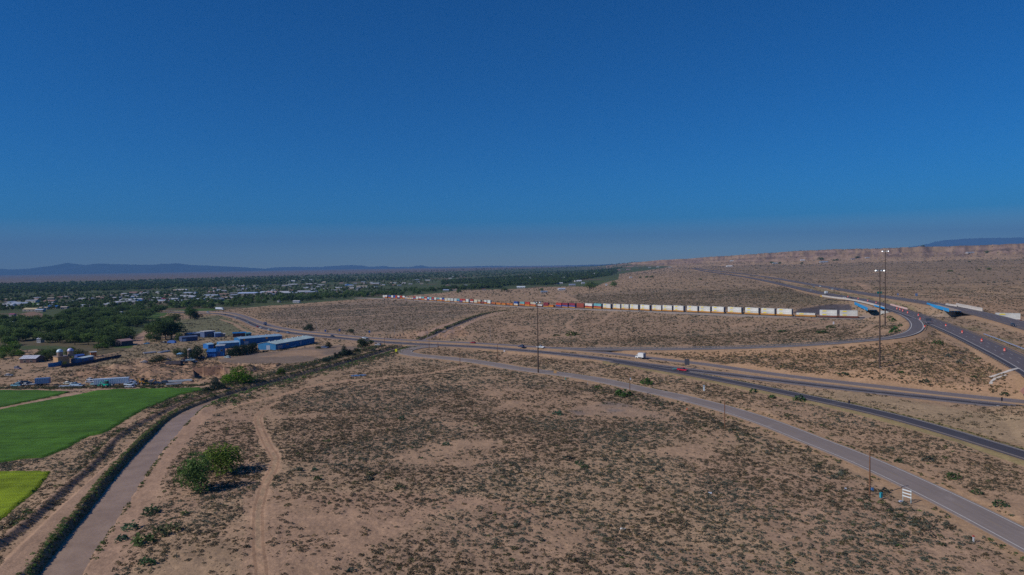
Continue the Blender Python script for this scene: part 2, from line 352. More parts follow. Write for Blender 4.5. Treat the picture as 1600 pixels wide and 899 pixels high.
m_trail = tracks([([(902,492.5),(898,500),(887,506),(887,511),(896,518),(890,521),(870,524),(855,523)], 3.6, 3), ([(925,507),(939,503),(950,495),(962,488),(975,486)], 4, 5),
      ([(812,520),(817,525),(826,527)], 4, 2), ([(840,462.5),(849,464),(862,468),(871,471.5)], 7, 4), ([(868,461),(875,464),(890,471)], 7, 4), ([(880,458),(885,462),(902,470)], 8, 5),
      ([(775,500),(787,504),(800,507),(815,508)], 3, 1), ([(800,508),(794,512),(782,516)], 3.5, 1), ([(744,518),(737,521),(733,529)], 4, 1), ([(965,441),(1000,438.5),(1050,436.5)], 14, 8),
      ([(520,484.5),(560,482.5),(640,478.5),(690,477)], 13, -1.5), ([(470,489),(497,488.5)], 8, -2), ([(440,500),(560,495),(640,489),(760,486)], 9, -1.5),
      ([(1140,427),(1160,426.5),(1180,426)], 45, 20), ([(1330,443),(1345,447),(1358,455)], 9, 18), ([(1240,511),(1265,508),(1300,504)], 3, 13), ([(1345,516),(1360,510),(1365,507)], 4, 14),
      ([(640,547),(610,551),(590,551)], 3.5, -.3), ([(345,498),(365,505),(380,515),(400,522),(430,527)], 5, -1.5)])
m_canalroad = tracks([([(655,524),(680,513.5),(700,507),(740,497),(765,491),(785,487)], 8, 0), ([(694,526),(707,518),(725,510),(745,500.5),(765,495),(785,490)], 4.5, 0),
      ([(214,541),(216,532),(228,521),(243,507),(250,500),(258,494)], 9, -3), ([(120,615),(60,627),(0,640),(-40,648)], 4.5, -.9), ([(-40,608.5),(120,608.8),(190,606.8),(240,606),(300,608),(335,606)], 5, -1)])
sand = np.array([.345, .235, .150]); tan_ = np.array([.335, .215, .138]); dkscrub = np.array([.125, .10, .075])
F1 = fbm(GX, GY, 55, 61, 4); F2 = fbm(GX, GY, 9, 71, 4); F3 = fbm(GX, GY, 240, 81, 3)
col = sand[None, None] * (0.84 + .36 * F1[..., None])
veg = .45 + .9 * (F1 - .5) + .5 * (F2 - .5)
def put(mask, c, vg=None, amt=1.0):
    global col, veg
    w = np.clip(mask, 0, 1) * amt
    col = col * (1 - w[..., None]) + np.array(c) * w[..., None] * (.88 + .24 * F2[..., None])
    if vg is not None: veg = veg * (1 - w) + vg * w
PX, PY = proj(np.stack([GX, GY, Z], -1))
def soft(poly, blur=6, jit=14):
    """soft ragged membership of a ground area"""
    s = np.zeros(GX.shape)
    jx = (fbm(GX, GY, 18, 91, 3) - .5) * jit; jy = (fbm(GX, GY, 18, 97, 3) - .5) * jit * .45
    for a, b in ((0, 0), (blur, 0), (-blur, 0), (0, blur * .4), (0, -blur * .4)):
        s += inpoly(PX + a + jx, PY + b + jy, poly)
    return s / 5
# dense scrub and open sand in the near field
put(soft([(440,628),(520,605),(640,590),(800,590),(1000,615),(1130,660),(1000,690),(820,720),(760,745),(560,765),(500,745),(450,700)], 26, 90), (.31,.205,.138), .74, .75)
put(soft([(520,900),(600,840),(760,800),(900,815),(1000,850),(1200,870),(1240,900)], 14, 40), (.32,.21,.142), .66, .7)
put(soft([(1060,690),(1300,740),(1600,880),(1600,900),(1300,900),(1100,780)], 14, 40), (.33,.215,.145), .55, .7)
put(soft([(375,760),(440,768),(560,772),(700,770),(860,790),(820,812),(700,800),(620,835),(560,870),(520,905),(375,905),(385,830)], 10, 30), (.355,.228,.152), .10, .85)
put(soft([(300,650),(400,640),(400,740),(420,770),(330,780),(240,850),(180,900),(260,760),(280,700)], 8, 20), (.33,.21,.145), .62, .6)
put(soft([(745,500),(900,488),(1200,503),(1340,508),(1340,528),(1200,538),(1000,542),(860,540),(720,528)], 5, 12), (.31,.21,.14), .66, .8)
put(soft([(400,492),(460,480),(600,468),(640,470),(760,484),(700,500),(600,525),(480,517)], 5, 12), (.25,.185,.135), .66, .8)
put(soft([(880,462),(1000,452),(1240,452),(1330,470),(1240,482),(1100,484),(920,474)], 4, 10), (.24,.175,.12), .7, .8)
put(soft([(1150,450),(1300,466),(1330,474),(1240,478),(1190,470)], 3, 6), (.18,.14,.08), .6, .5)
put(slope_e.astype(float), (.36,.222,.135), .30, .8)
put(soft([(660,548),(760,548),(960,568),(1200,610),(1500,695),(1600,735),(1600,800),(1500,770),(1300,690),(1100,615),(900,572),(760,560),(660,553)], 5, 8), (.36,.235,.15), .55, .7)
put(soft([(1240,612),(1340,612),(1500,640),(1600,652),(1600,698),(1480,665),(1320,628)], 3, 3), (.33,.24,.15), .12, .8)
put(soft([(1440,494),(1520,510),(1600,540),(1600,550),(1500,515),(1400,484),(1300,462),(1210,440),(1330,456),(1430,480)], 3, 4), (.25,.205,.11), .2, .7)
put(soft([(1460,462),(1600,468),(1600,500),(1560,492),(1500,478),(1460,470)], 4, 10), (.36,.23,.14), .35, .8)
# approach slope by the track, dark gravel
put(soft([(1238,489.5),(1248,483),(1275,478.5),(1300,475.5),(1327,475.5),(1332,482),(1322,492),(1250,492)], 2, 2), (.085,.075,.085), .0, .95)
put(tracks([([(1205,491.5),(1225,494),(1255,499),(1280,502.5),(1310,503.5)], 3.0, 12)]), (.19,.075,.055), .0, .8)
put(soft([(883,640),(930,632),(950,629),(985,633),(1000,640),(1045,648),(1040,655),(960,650),(900,648)], 4, 10), (.205,.165,.145), .05, .9)
put(inpoly(PX, PY, LOT).astype(float), (.20,.150,.118), .02, .95)
put(rough.astype(float), (.32,.195,.125), .4, .75)
put(inpoly(PX, PY + 1, [(301,575),(347,572),(355,583),(340,588),(304,587.5)]).astype(float), (.15,.085,.062), 0, .8)
VALLEY = [(-900,560),(-40,548),(60,546),(110,560),(170,553),(205,545),(215,530),(262,490),(345,485),(420,478),(460,475.5),(540,469),(600,466),(650,461),(690,458),(715,454),(800,452),(850,449),(880,448),(930,448),(945,442),(966,437),(968,428),(1000,424),(1030,420),(1050,416.5),(985,413),(900,417.2),(700,424.5),(400,432.5),(0,443.2),(-900,460)]
m_val = inpoly(PX, PY, VALLEY).astype(float)
patch = vnoise(GX / 95 + .3 * F1, GY / 150, 201)
vc = np.where(patch[..., None] > .80, np.array([.07,.115,.03]), np.where(patch[..., None] > .62, np.array([.12,.10,.06]), np.array([.075,.095,.042])))
w = m_val[..., None]; col = col * (1 - w) + vc * w; veg = veg * (1 - m_val) + .35 * m_val
put(soft([(275,500),(345,492),(365,502),(400,520),(380,526),(290,524),(275,515)], 3, 5), (.145,.15,.085), .3, .9)
put(soft([(222,536),(275,527),(400,525),(420,535),(345,545),(330,562),(225,565),(150,575),(150,566)], 3, 6), (.23,.185,.115), .62, .75)
put(soft([(345,592),(440,572),(520,560),(600,545),(600,552),(520,575),(420,598),(330,612)], 3, 4), (.26,.185,.12), .55, .7)
for poly, c in (([(16,524.5),(87,524),(87,530),(60,531.5),(16,531)], (.11,.11,.06)), ([(20,493),(50,487),(66,490),(66,497),(30,497)], (.23,.15,.11)), ([(8,474),(145,472.3),(146,474.5),(20,477)], (.09,.17,.03)),
                ([(310,467),(362,465.5),(364,469),(310,470.5)], (.09,.16,.035)), ([(480,453),(530,451),(530,454),(482,456)], (.10,.14,.04)), ([(98,523),(118,520.5),(119,525),(100,525)], (.2,.16,.08))):
    put(inpoly(PX, PY, poly).astype(float), c, .1, 1)
FARMESA = [(-900,460),(0,443.2),(400,432.5),(700,424.5),(900,417.2),(985,413),(985,405),(-900,420)]
put(inpoly(PX, PY, FARMESA).astype(float), (.13,.11,.105), .5, .85)
# bluffs: banded rock, scrub on the benches
bz = (fbm(GX, GY, 400, 15, 3) * 30 + Z) / 9.0; band = .5 + .5 * np.sin(bz * 2.2)
bc = np.array([.245, .165, .13]) * (.62 + .6 * band[..., None]) * (.7 + .6 * fbm(GX, GY, 90, 411, 4)[..., None]) * (.8 + .4 * F2[..., None])
bcw = (bluff * (.12 + .88 * sstep(.25, .7, tt) * sstep(.05, .5, gull + .3 * F2)))[..., None]
col = col * (1 - bcw) + bc * bcw
col = col * (1 - .0 * bcw)
veg = veg * (1 - .25 * bluff)
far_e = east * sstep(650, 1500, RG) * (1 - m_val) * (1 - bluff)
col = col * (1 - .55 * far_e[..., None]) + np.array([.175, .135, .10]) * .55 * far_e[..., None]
nearp = sstep(.60, .70, fbm(GX, GY, 30, 377, 4)) * (1 - sstep(600, 800, RG)) * (1 - m_val); put(nearp, (.365,.24,.155), .12, .75)
lightp = sstep(.60, .74, fbm(GX * .5, GY, 60, 333, 4)) * far_e
put(lightp, (.34,.225,.14), .2, .55)
# bare shoulders, tracks, canal banks
shoulder = np.maximum.reduce([(1 - sstep(ROAD[k][1] + 1.0, ROAD[k][1] + 4.5 + 2 * F2, DIST[k])) for k in ROAD])
put(shoulder, (.35,.225,.135), .08, .85)
dE = DIST['entry_ramp']; put((dE < 7) * (dE > 4), (.12,.15,.05), .2, .45)
put(1 - sstep(7, 16, DIST['track']), (.30,.245,.215), 0, .95)
put(m_trail, (.37,.245,.16), 0, .85)
put(m_track, (.43,.275,.175), 0, .95)
for pts_, w_, z_ in FT:
    d_ = dist_path(GX, GY, path([(a, b, z_) for a, b in pts_], 5, False), 6)[0]
    put((np.abs(d_ - .95) < .32).astype(float), (.25,.15,.095), 0, .6); put((d_ < .5) * (F2 > .45), (.26,.19,.12), .4, .5)
put(m_canalroad, (.38,.25,.185), 0, .9)
nearc = (dc < 16) & (sc_ > 0) & (GY < 330)
put(nearc * (1 - sstep(9, 15, dc)), (.33,.215,.15), .05, .9)
put(1 - sstep(2.2, 7, d_levee), (.33,.215,.148), .04, .9)
rut = (np.abs(d_levee - .9) < .35) * (1 - 0.0); put(rut.astype(float), (.35,.225,.15), 0, .7)
put(1 - sstep(1.0, 2.6, d_berm), (.24,.155,.11), .25, .8)
put(((cwet < chw + 2.2) & (sc_ < 0)).astype(float), (.17,.135,.08), 0, .7)
for poly in (FIELD_MAIN, FIELD_TOP, FIELD_LOW): put(inpoly(PX, PY, poly).astype(float), (.10,.09,.05), 0, .9)
veg = np.clip(veg, 0, 1) * (1 - sstep(.1, .5, shoulder)) 
TER_COL, TER_VEG = col, veg
nA, nR = GX.shape
idx = np.arange(nA * nR).reshape(nA, nR)
Fq = np.stack([idx[:-1, :-1], idx[:-1, 1:], idx[1:, 1:], idx[1:, :-1]], -1).reshape(-1, 4)[:, ::-1]
Vt = np.stack([GX, GY, Z], -1).reshape(-1, 3)

def ground_material():
    m = bpy.data.materials.new('desert_soil'); m.use_nodes = True; nt = m.node_tree; n = nt.nodes; l = nt.links
    b = n['Principled BSDF']; b.inputs['Roughness'].default_value = .95; b.inputs['Specular IOR Level'].default_value = .1
    ac = n.new('ShaderNodeAttribute'); ac.attribute_name = 'soil'; av = n.new('ShaderNodeAttribute'); av.attribute_name = 'scrub'
    g = n.new('ShaderNodeNewGeometry')
    def noise(scale, detail=4, rough=.6, vec=None):
        z = n.new('ShaderNodeTexNoise'); z.inputs['Scale'].default_value = scale; z.inputs['Detail'].default_value = detail; z.inputs['Roughness'].default_value = rough
        l.new(vec or g.outputs['Position'], z.inputs['Vector']); return z.outputs[0]
    def mr(x, a, b_, c, d):
        z = n.new('ShaderNodeMapRange'); z.clamp = True
        for i, v in ((1, a), (2, b_), (3, c), (4, d)):
            if isinstance(v, (int, float)): z.inputs[i].default_value = v
            else: l.new(v, z.inputs[i])
        l.new(x, z.inputs[0]); return z.outputs[0]
    def math_(op, a, b_):
        z = n.new('ShaderNodeMath'); z.operation = op
        for i, v in ((0, a), (1, b_)):
            if isinstance(v, (int, float)): z.inputs[i].default_value = v
            else: l.new(v, z.inputs[i])
        return z.outputs[0]
    def mix(f, a, b_):
        z = n.new('ShaderNodeMix'); z.data_type = 'RGBA'
        if isinstance(f, (int, float)): z.inputs[0].default_value = f
        else: l.new(f, z.inputs[0])
        for i, v in ((6, a), (7, b_)):
            if isinstance(v, tuple): z.inputs[i].default_value = (*v, 1)
            else: l.new(v, z.inputs[i])
        return z.outputs[2]
    def scale(cl, f):
        z = n.new('ShaderNodeVectorMath'); z.operation = 'SCALE'; l.new(cl, z.inputs[0]); l.new(f, z.inputs['Scale']); return z.outputs[0]
    c = ac.outputs['Color']
    c = scale(c, mr(noise(.9, 5, .7), .25, .75, .74, 1.26))
    c = scale(c, mr(noise(4.2, 3, .7), .3, .7, .80, 1.18))
    c = scale(c, mr(noise(.11, 5, .6), .3, .7, .86, 1.14))
    # scrub litter and low plants too small to model: threshold falls with the scrub amount
    v = av.outputs['Fac']
    s1 = noise(.55, 3, .65); s2 = noise(1.7, 2, .6)
    mixn = math_('ADD', math_('MULTIPLY', s1, .6), math_('MULTIPLY', s2, .4))
    thr = mr(v, 0, 1, .70, .50)
    f = mr(math_('SUBTRACT', mixn, thr), -.02, .05, 0, .62)
    tintn = noise(.04, 3)
    sc = mix(mr(tintn, .35, .65, 0, 1), (.105, .085, .062), (.085, .092, .062))
    c = mix(math_('MULTIPLY', f, mr(v, 0, .08, 0, 1)), c, sc)
    l.new(c, b.inputs['Base Color'])
    bp = n.new('ShaderNodeBump'); bp.inputs['Distance'].default_value = .35; bp.inputs['Strength'].default_value = .7
    l.new(mixn, bp.inputs['Height']); l.new(bp.outputs[0], b.inputs['Normal'])
    return m
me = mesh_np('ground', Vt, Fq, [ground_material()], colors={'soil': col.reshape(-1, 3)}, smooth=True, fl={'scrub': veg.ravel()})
tag(link('ground', me), 'sandy desert ground with scrub, tracks and road cuttings', kind='structure')

# interpolation on the grid, and where a ray meets the ground
def grid_at(A, x, y):
    x = np.asarray(x, float); y = np.asarray(y, float)
    a = np.arctan2(x, y); r_ = np.hypot(x, y)
    i = np.interp(a, AZ, np.arange(nA)); j = np.interp(r_, RR, np.arange(nR))
    i0 = np.clip(i.astype(int), 0, nA - 2); j0 = np.clip(j.astype(int), 0, nR - 2); fi = i - i0; fj = j - j0
    if A.ndim == 3: fi = fi[..., None]; fj = fj[..., None]
    return (A[i0, j0] * (1 - fi) + A[i0+1, j0] * fi) * (1 - fj) + (A[i0, j0+1] * (1 - fi) + A[i0+1, j0+1] * fi) * fj
def hz(x, y): return grid_at(Z, x, y)
_ts = np.exp(np.linspace(math.log(105), math.log(30000), 1400))
def gp(px, py):
    """first point of the ground along the sight line of a pixel (scalar)"""
    d = ray(px, py); d = d / np.hypot(d[0], d[1])
    P = d[None] * _ts[:, None]; z = P[:, 2] + CAM_Z; h = hz(P[:, 0], P[:, 1]); m = z < h
    k = int(np.argmax(m)) if m.any() else len(_ts) - 1
    if k == 0: k = 1
    a, b = z[k-1] - h[k-1], z[k] - h[k]; t = a / (a - b + 1e-9)
    t = _ts[k-1] + (_ts[k] - _ts[k-1]) * min(max(t, 0), 1)
    x, y = d[0] * t, d[1] * t
    return np.array([x, y, float(hz(x, y))])
# ------------------------------------------------------------ road and rail surfaces
def road_mat(name, base, lines, wear=.12, lane=0.0):
    m = bpy.data.materials.new(name); m.use_nodes = True; nt = m.node_tree; n = nt.nodes; l = nt.links
    b = n['Principled BSDF']; b.inputs['Roughness'].default_value = .8; b.inputs['Specular IOR Level'].default_value = .25
    uv = n.new('ShaderNodeUVMap'); uv.uv_map = 'UVMap'; sp = n.new('ShaderNodeSeparateXYZ'); l.new(uv.outputs[0], sp.inputs[0])
    def M(op, a, b_=0.0):
        z = n.new('ShaderNodeMath'); z.operation = op
        for i, v in ((0, a), (1, b_)):
            if isinstance(v, (int, float)): z.inputs[i].default_value = v
            else: l.new(v, z.inputs[i])
        return z.outputs[0]
    g = n.new('ShaderNodeNewGeometry')
    def N(s, d=4):
        z = n.new('ShaderNodeTexNoise'); z.inputs['Scale'].default_value = s; z.inputs['Detail'].default_value = d; l.new(g.outputs['Position'], z.inputs['Vector']); return z.outputs[0]
    v = M('ADD', M('MULTIPLY', M('SUBTRACT', N(.07), .5), 2 * wear), M('MULTIPLY', M('SUBTRACT', N(1.1), .5), wear * 1.6))
    # long streaks along the lanes
    cm = n.new('ShaderNodeCombineXYZ'); l.new(M('MULTIPLY', sp.outputs[0], 1.2), cm.inputs[0]); l.new(M('MULTIPLY', sp.outputs[1], .03), cm.inputs[1])
    st = n.new('ShaderNodeTexNoise'); st.inputs['Scale'].default_value = 1; st.inputs['Detail'].default_value = 3; l.new(cm.outputs[0], st.inputs['Vector'])
    v = M('ADD', v, M('MULTIPLY', M('SUBTRACT', st.outputs[0], .5), wear * 3))
    v = M('ADD', v, 1.0)
    rgb = n.new('ShaderNodeRGB'); rgb.outputs[0].default_value = (*base, 1)
    sc = n.new('ShaderNodeVectorMath'); sc.operation = 'SCALE'; l.new(rgb.outputs[0], sc.inputs[0]); l.new(v, sc.inputs['Scale']); out = sc.outputs[0]
    sf = n.new('ShaderNodeMapRange'); sf.inputs[1].default_value = .60; sf.inputs[2].default_value = .68; sf.inputs[4].default_value = .55; l.new(N(.09, 6), sf.inputs[0])
    sm_ = n.new('ShaderNodeMix'); sm_.data_type = 'RGBA'; l.new(sf.outputs[0], sm_.inputs[0]); l.new(out, sm_.inputs[6]); sm_.inputs[7].default_value = (*[min(1, c_ * 1.35 + .02) for c_ in base], 1); out = sm_.outputs[2]
    for (off, wd, c, dash) in lines:
        f = M('LESS_THAN', M('ABSOLUTE', M('SUBTRACT', sp.outputs[0], off)), wd / 2)
        if dash: f = M('MULTIPLY', f, M('LESS_THAN', M('FRACT', M('DIVIDE', sp.outputs[1], 12.0)), .3))
        f = M('MULTIPLY', f, M('ADD', .45, M('MULTIPLY', N(1.5), .7)))
        mx = n.new('ShaderNodeMix'); mx.data_type = 'RGBA'; l.new(f, mx.inputs[0]); l.new(out, mx.inputs[6]); mx.inputs[7].default_value = (*c, 1); out = mx.outputs[2]
    l.new(out, b.inputs['Base Color']); return m
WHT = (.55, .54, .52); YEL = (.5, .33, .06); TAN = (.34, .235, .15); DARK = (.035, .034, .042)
def ribbon(name, P, hw, m, lab, dz=0.0, skirt=.7, offs=0.0, kind='structure', cat=None, parent=None):
    T = np.gradient(P[:, :2], axis=0); T /= np.linalg.norm(T, axis=1)[:, None]; Nn = np.stack([T[:, 1], -T[:, 0]], 1)
    L = np.concatenate([[0], np.cumsum(np.linalg.norm(np.diff(P[:, :2], axis=0), axis=1))])
    us = np.array([-hw, -hw, -hw * .5, 0, hw * .5, hw, hw]) + offs; zs = np.array([-skirt, 0, .04, .08, .04, 0, -skirt]) + dz
    V = np.concatenate([P[:, None, :2] + Nn[:, None] * us[None, :, None], (P[:, 2:3] + zs[None])[..., None]], -1).reshape(-1, 3)
    n_, k = len(P), len(us); ix = np.arange(n_ * k).reshape(n_, k)
    F = np.stack([ix[:-1, :-1], ix[:-1, 1:], ix[1:, 1:], ix[1:, :-1]], -1).reshape(-1, 4)
    uv = np.stack([np.broadcast_to(us, (n_, k)), np.broadcast_to(L[:, None], (n_, k))], -1).reshape(-1, 2)
    o = link(name, mesh_np(name, V, F, [m], uv=uv), parent)
    return tag(o, lab, cat, kind=kind)
AS = (.105, .088, .092)
ribbon('highway_far', *ROAD['highway_far'], road_mat('asphalt_far', (.175,.147,.150), [(-3.9,.25,WHT,0),(3.6,.2,YEL,0),(0,.14,WHT,1),(4.3,.7,TAN,0)]), 'worn two lane carriageway crossing below the loop ramp')
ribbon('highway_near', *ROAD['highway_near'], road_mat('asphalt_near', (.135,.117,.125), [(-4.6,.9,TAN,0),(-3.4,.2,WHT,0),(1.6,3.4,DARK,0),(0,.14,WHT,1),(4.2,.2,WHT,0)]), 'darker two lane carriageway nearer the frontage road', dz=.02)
ribbon('entry_ramp', *ROAD['entry_ramp'], road_mat('asphalt_ramp', (.062,.058,.070), [(-3.5,.9,(.26,.22,.2),0),(-2.8,.15,WHT,0),(3.45,.9,(.24,.2,.18),0)]), 'dark single lane ramp leaving the highway', dz=.05)
ribbon('frontage_road', *ROAD['frontage_road'], road_mat('asphalt_frontage', (.225,.185,.168), [(-4.2,.26,WHT,0),(4.0,.24,WHT,0),(0.15,.16,(.26,.19,.1),1),(-4.7,.4,(.27,.23,.2),0)], .14), 'old brownish two lane frontage road with white edge lines')
ribbon('loop_ramp', *ROAD['loop_ramp'], road_mat('asphalt_loop', (.13,.115,.12), [(-3.4,.5,WHT,0),(3.0,.4,WHT,0)]), 'curved freeway exit ramp on an embankment', dz=.05)
ribbon('southbound_freeway', *ROAD['southbound_freeway'], road_mat('asphalt_sb', (.115,.10,.108), [(-6.2,.2,YEL,0),(-2.6,.16,WHT,1),(1.1,.16,WHT,1),(5.0,.3,WHT,0),(6.6,1.8,(.04,.04,.05),0)]), 'freeway carriageway nearer the loop ramp')
ribbon('northbound_freeway', *ROAD['northbound_freeway'], road_mat('asphalt_nb', (.12,.105,.112), [(-6.6,.2,WHT,0),(-2.2,.16,WHT,1),(1.6,.16,WHT,1),(6.0,.2,YEL,0)]), 'freeway carriageway farther from the loop ramp')

gravel = mat('track_ballast', (.25,.225,.215), .95, var=.2, vscale=.8, bump=.1, bscale=3)
steel = mat('rail_steel', (.19,.16,.15), .5, .6)
ribbon('service_road', TRACK, 2.1, mat('service_gravel', (.25,.215,.20), .95, var=.15, vscale=.5), 'pale gravel service road beside the railway line', dz=-.15, skirt=1.2, offs=8.0)
ribbon('railway_bed', TRACK, 3.2, gravel, 'grey ballast bed of the railway line', dz=-.1, skirt=1.2)
tie = mat('tie_wood', (.09,.07,.06), .9, var=.2, vscale=3)
ribbon('railway_sleepers', TRACK, 1.3, tie, 'dark sleepers under the rails', dz=0.02, skirt=.2)
for s in (-.75, .75):
    ribbon('railway_rail', TRACK, .05, steel, 'steel rail on the ballast bed', dz=.2, skirt=.2, offs=s)

# ------------------------------------------------------------ canal water and puddle
wm = bpy.data.materials.new('muddy_water'); wm.use_nodes = True; nt = wm.node_tree; n = nt.nodes; l = nt.links
b = n['Principled BSDF']; b.inputs['Roughness'].default_value = .35; b.inputs['Specular IOR Level'].default_value = .2
g = n.new('ShaderNodeNewGeometry'); nz = n.new('ShaderNodeTexNoise'); nz.inputs['Scale'].default_value = 1.6; nz.inputs['Detail'].default_value = 4; l.new(g.outputs['Position'], nz.inputs['Vector'])
n2 = n.new('ShaderNodeTexNoise'); n2.inputs['Scale'].default_value = .22; n2.inputs['Detail'].default_value = 3; l.new(g.outputs['Position'], n2.inputs['Vector'])
cr = n.new('ShaderNodeValToRGB'); cr.color_ramp.elements[0].color = (.275,.185,.12,1); cr.color_ramp.elements[1].color = (.34,.235,.16,1); cr.color_ramp.elements[0].position = .35; cr.color_ramp.elements[1].position = .65
l.new(n2.outputs[0], cr.inputs[0]); l.new(cr.outputs[0], b.inputs['Base Color'])
bp = n.new('ShaderNodeBump'); bp.inputs['Distance'].default_value = .08; l.new(nz.outputs[0], bp.inputs['Height']); l.new(bp.outputs[0], b.inputs['Normal'])
CW = CANAL.copy(); CW[:, 2] = -1.5
T = np.gradient(CW[:, :2], axis=0); T /= np.linalg.norm(T, axis=1)[:, None]; Nn = np.stack([T[:, 1], -T[:, 0]], 1)
def water_run(m_, name, lab, hwl, hwr):
    P = CW[m_]; N_ = Nn[m_]
    V = np.concatenate([np.c_[P[:, :2] - N_ * hwl, P[:, 2]], np.c_[P[:, :2] + N_ * hwr, P[:, 2]]]); k = len(P)
    F = np.array([[i, i + k, i + k + 1, i + 1] for i in range(k - 1)])
    tag(link(name, mesh_np(name, V, F, [wm])), lab, kind='structure')
dh = np.minimum(dist_path(CW[:, 0], CW[:, 1], ROAD['highway_far'][0], 60)[0], dist_path(CW[:, 0], CW[:, 1], ROAD['highway_near'][0], 60)[0])
near_i = np.arange(len(CW)) < np.argmin(dh)
water_run(near_i & (dh > 7), 'canal_water', 'muddy brown water in the irrigation canal', 4.6, 5.4)
water_run(~near_i & (dh > 7), 'canal_water', 'narrow canal water beyond the highway', 2.6, 2.6)
pw = bpy.data.materials.new('puddle_water'); pw.use_nodes = True; pw.node_tree.nodes['Principled BSDF'].inputs['Base Color'].default_value = (.12,.15,.24,1); pw.node_tree.nodes['Principled BSDF'].inputs['Roughness'].default_value = .08
pc = gp(559, 587.3); ang = np.linspace(0, 2 * math.pi, 26)[:-1]
V = [(pc[0], pc[1], pc[2] + .18)] + [(pc[0] + (3.9 + .6 * math.sin(3 * a)) * math.cos(a) + 1.2 * math.sin(a), pc[1] + 3.1 * math.sin(a), pc[2] + .18) for a in ang]
tag(link('puddle', mesh_np('puddle', V, [[0, 1 + i, 1 + (i + 1) % 25] for i in range(25)], [pw])), 'small blue pool of standing water in the scrub', kind='structure')

# ------------------------------------------------------------ crops
def crop(poly, zc, h, color, nm, lab, step=1.1):
    """a low continuous stand of plants: raised bumpy sheet with a side"""
    P = np.array([at_z(a, b, zc) for a, b in poly])[:, :2]
    d = np.array([P.max(0)[0] - P.min(0)[0], P.max(0)[1] - P.min(0)[1]])
    xs = np.arange(P[:, 0].min(), P[:, 0].max(), step); ys = np.arange(P[:, 1].min(), P[:, 1].max(), step)
    xs = xs[xs > -330]; X, Y = np.meshgrid(xs, ys, indexing='ij'); ins = inpoly(X, Y, P)
    zz = hz(X, Y) + np.where(ins, h * (.75 + .5 * fbm(X, Y, 3.0, 5, 3)), -.4)
    nx, ny = X.shape; ix = np.arange(nx * ny).reshape(nx, ny)
    keep = ins[:-1, :-1] | ins[1:, :-1] | ins[:-1, 1:] | ins[1:, 1:]
    F = np.stack([ix[:-1, :-1], ix[1:, :-1], ix[1:, 1:], ix[:-1, 1:]], -1)[keep]
    m = bpy.data.materials.new(nm + '_leaf'); m.use_nodes = True; n = m.node_tree.nodes; l = m.node_tree.links; b = n['Principled BSDF']; b.inputs['Roughness'].default_value = .8; b.inputs['Specular IOR Level'].default_value = .15
    g = n.new('ShaderNodeNewGeometry'); a_ = n.new('ShaderNodeTexNoise'); a_.inputs['Scale'].default_value = .06; a_.inputs['Detail'].default_value = 6; l.new(g.outputs['Position'], a_.inputs['Vector'])
    mp = n.new('ShaderNodeMapping'); mp.inputs['Rotation'].default_value = (0, 0, math.radians(-24)); mp.inputs['Scale'].default_value = (.03, .55, 1); l.new(g.outputs['Position'], mp.inputs['Vector'])
    b_ = n.new('ShaderNodeTexNoise'); b_.inputs['Scale'].default_value = 1.0; b_.inputs['Detail'].default_value = 4; l.new(mp.outputs[0], b_.inputs['Vector'])
    ad = n.new('ShaderNodeMath'); ad.operation = 'ADD'; l.new(a_.outputs[0], ad.inputs[0]); l.new(b_.outputs[0], ad.inputs[1])
    cr = n.new('ShaderNodeValToRGB'); cr.color_ramp.elements[0].position = .38; cr.color_ramp.elements[1].position = .62
    hf = n.new('ShaderNodeMath'); hf.operation = 'MULTIPLY'; hf.inputs[1].default_value = .5; l.new(ad.outputs[0], hf.inputs[0])
    cr.color_ramp.elements[0].color = (*[c * .66 for c in color], 1); cr.color_ramp.elements[1].color = (*[c * 1.25 for c in color], 1)
    l.new(hf.outputs[0], cr.inputs[0]); l.new(cr.outputs[0], b.inputs['Base Color'])
    fn = n.new('ShaderNodeTexNoise'); fn.inputs['Scale'].default_value = 3.5; fn.inputs['Detail'].default_value = 3; l.new(g.outputs['Position'], fn.inputs['Vector'])
    bp = n.new('ShaderNodeBump'); bp.inputs['Distance'].default_value = .3; l.new(fn.outputs[0], bp.inputs['Height']); l.new(bp.outputs[0], b.inputs['Normal'])
    tag(link(nm, mesh_np(nm, np.stack([X, Y, zz], -1).reshape(-1, 3), F, [m], smooth=True)), lab, 'crop', kind='stuff')
crop(FIELD_MAIN, -1, .5, (.062,.150,.014), 'crop_field', 'large dark green crop field beside the levee road')
crop(FIELD_TOP, -1, .5, (.062,.148,.016), 'crop_field', 'dark green crop strip beyond the dirt farm lane')
crop(FIELD_LOW, -1, .45, (.19,.26,.010), 'crop_field', 'bright yellow green crop field at the corner by the berm', .8)

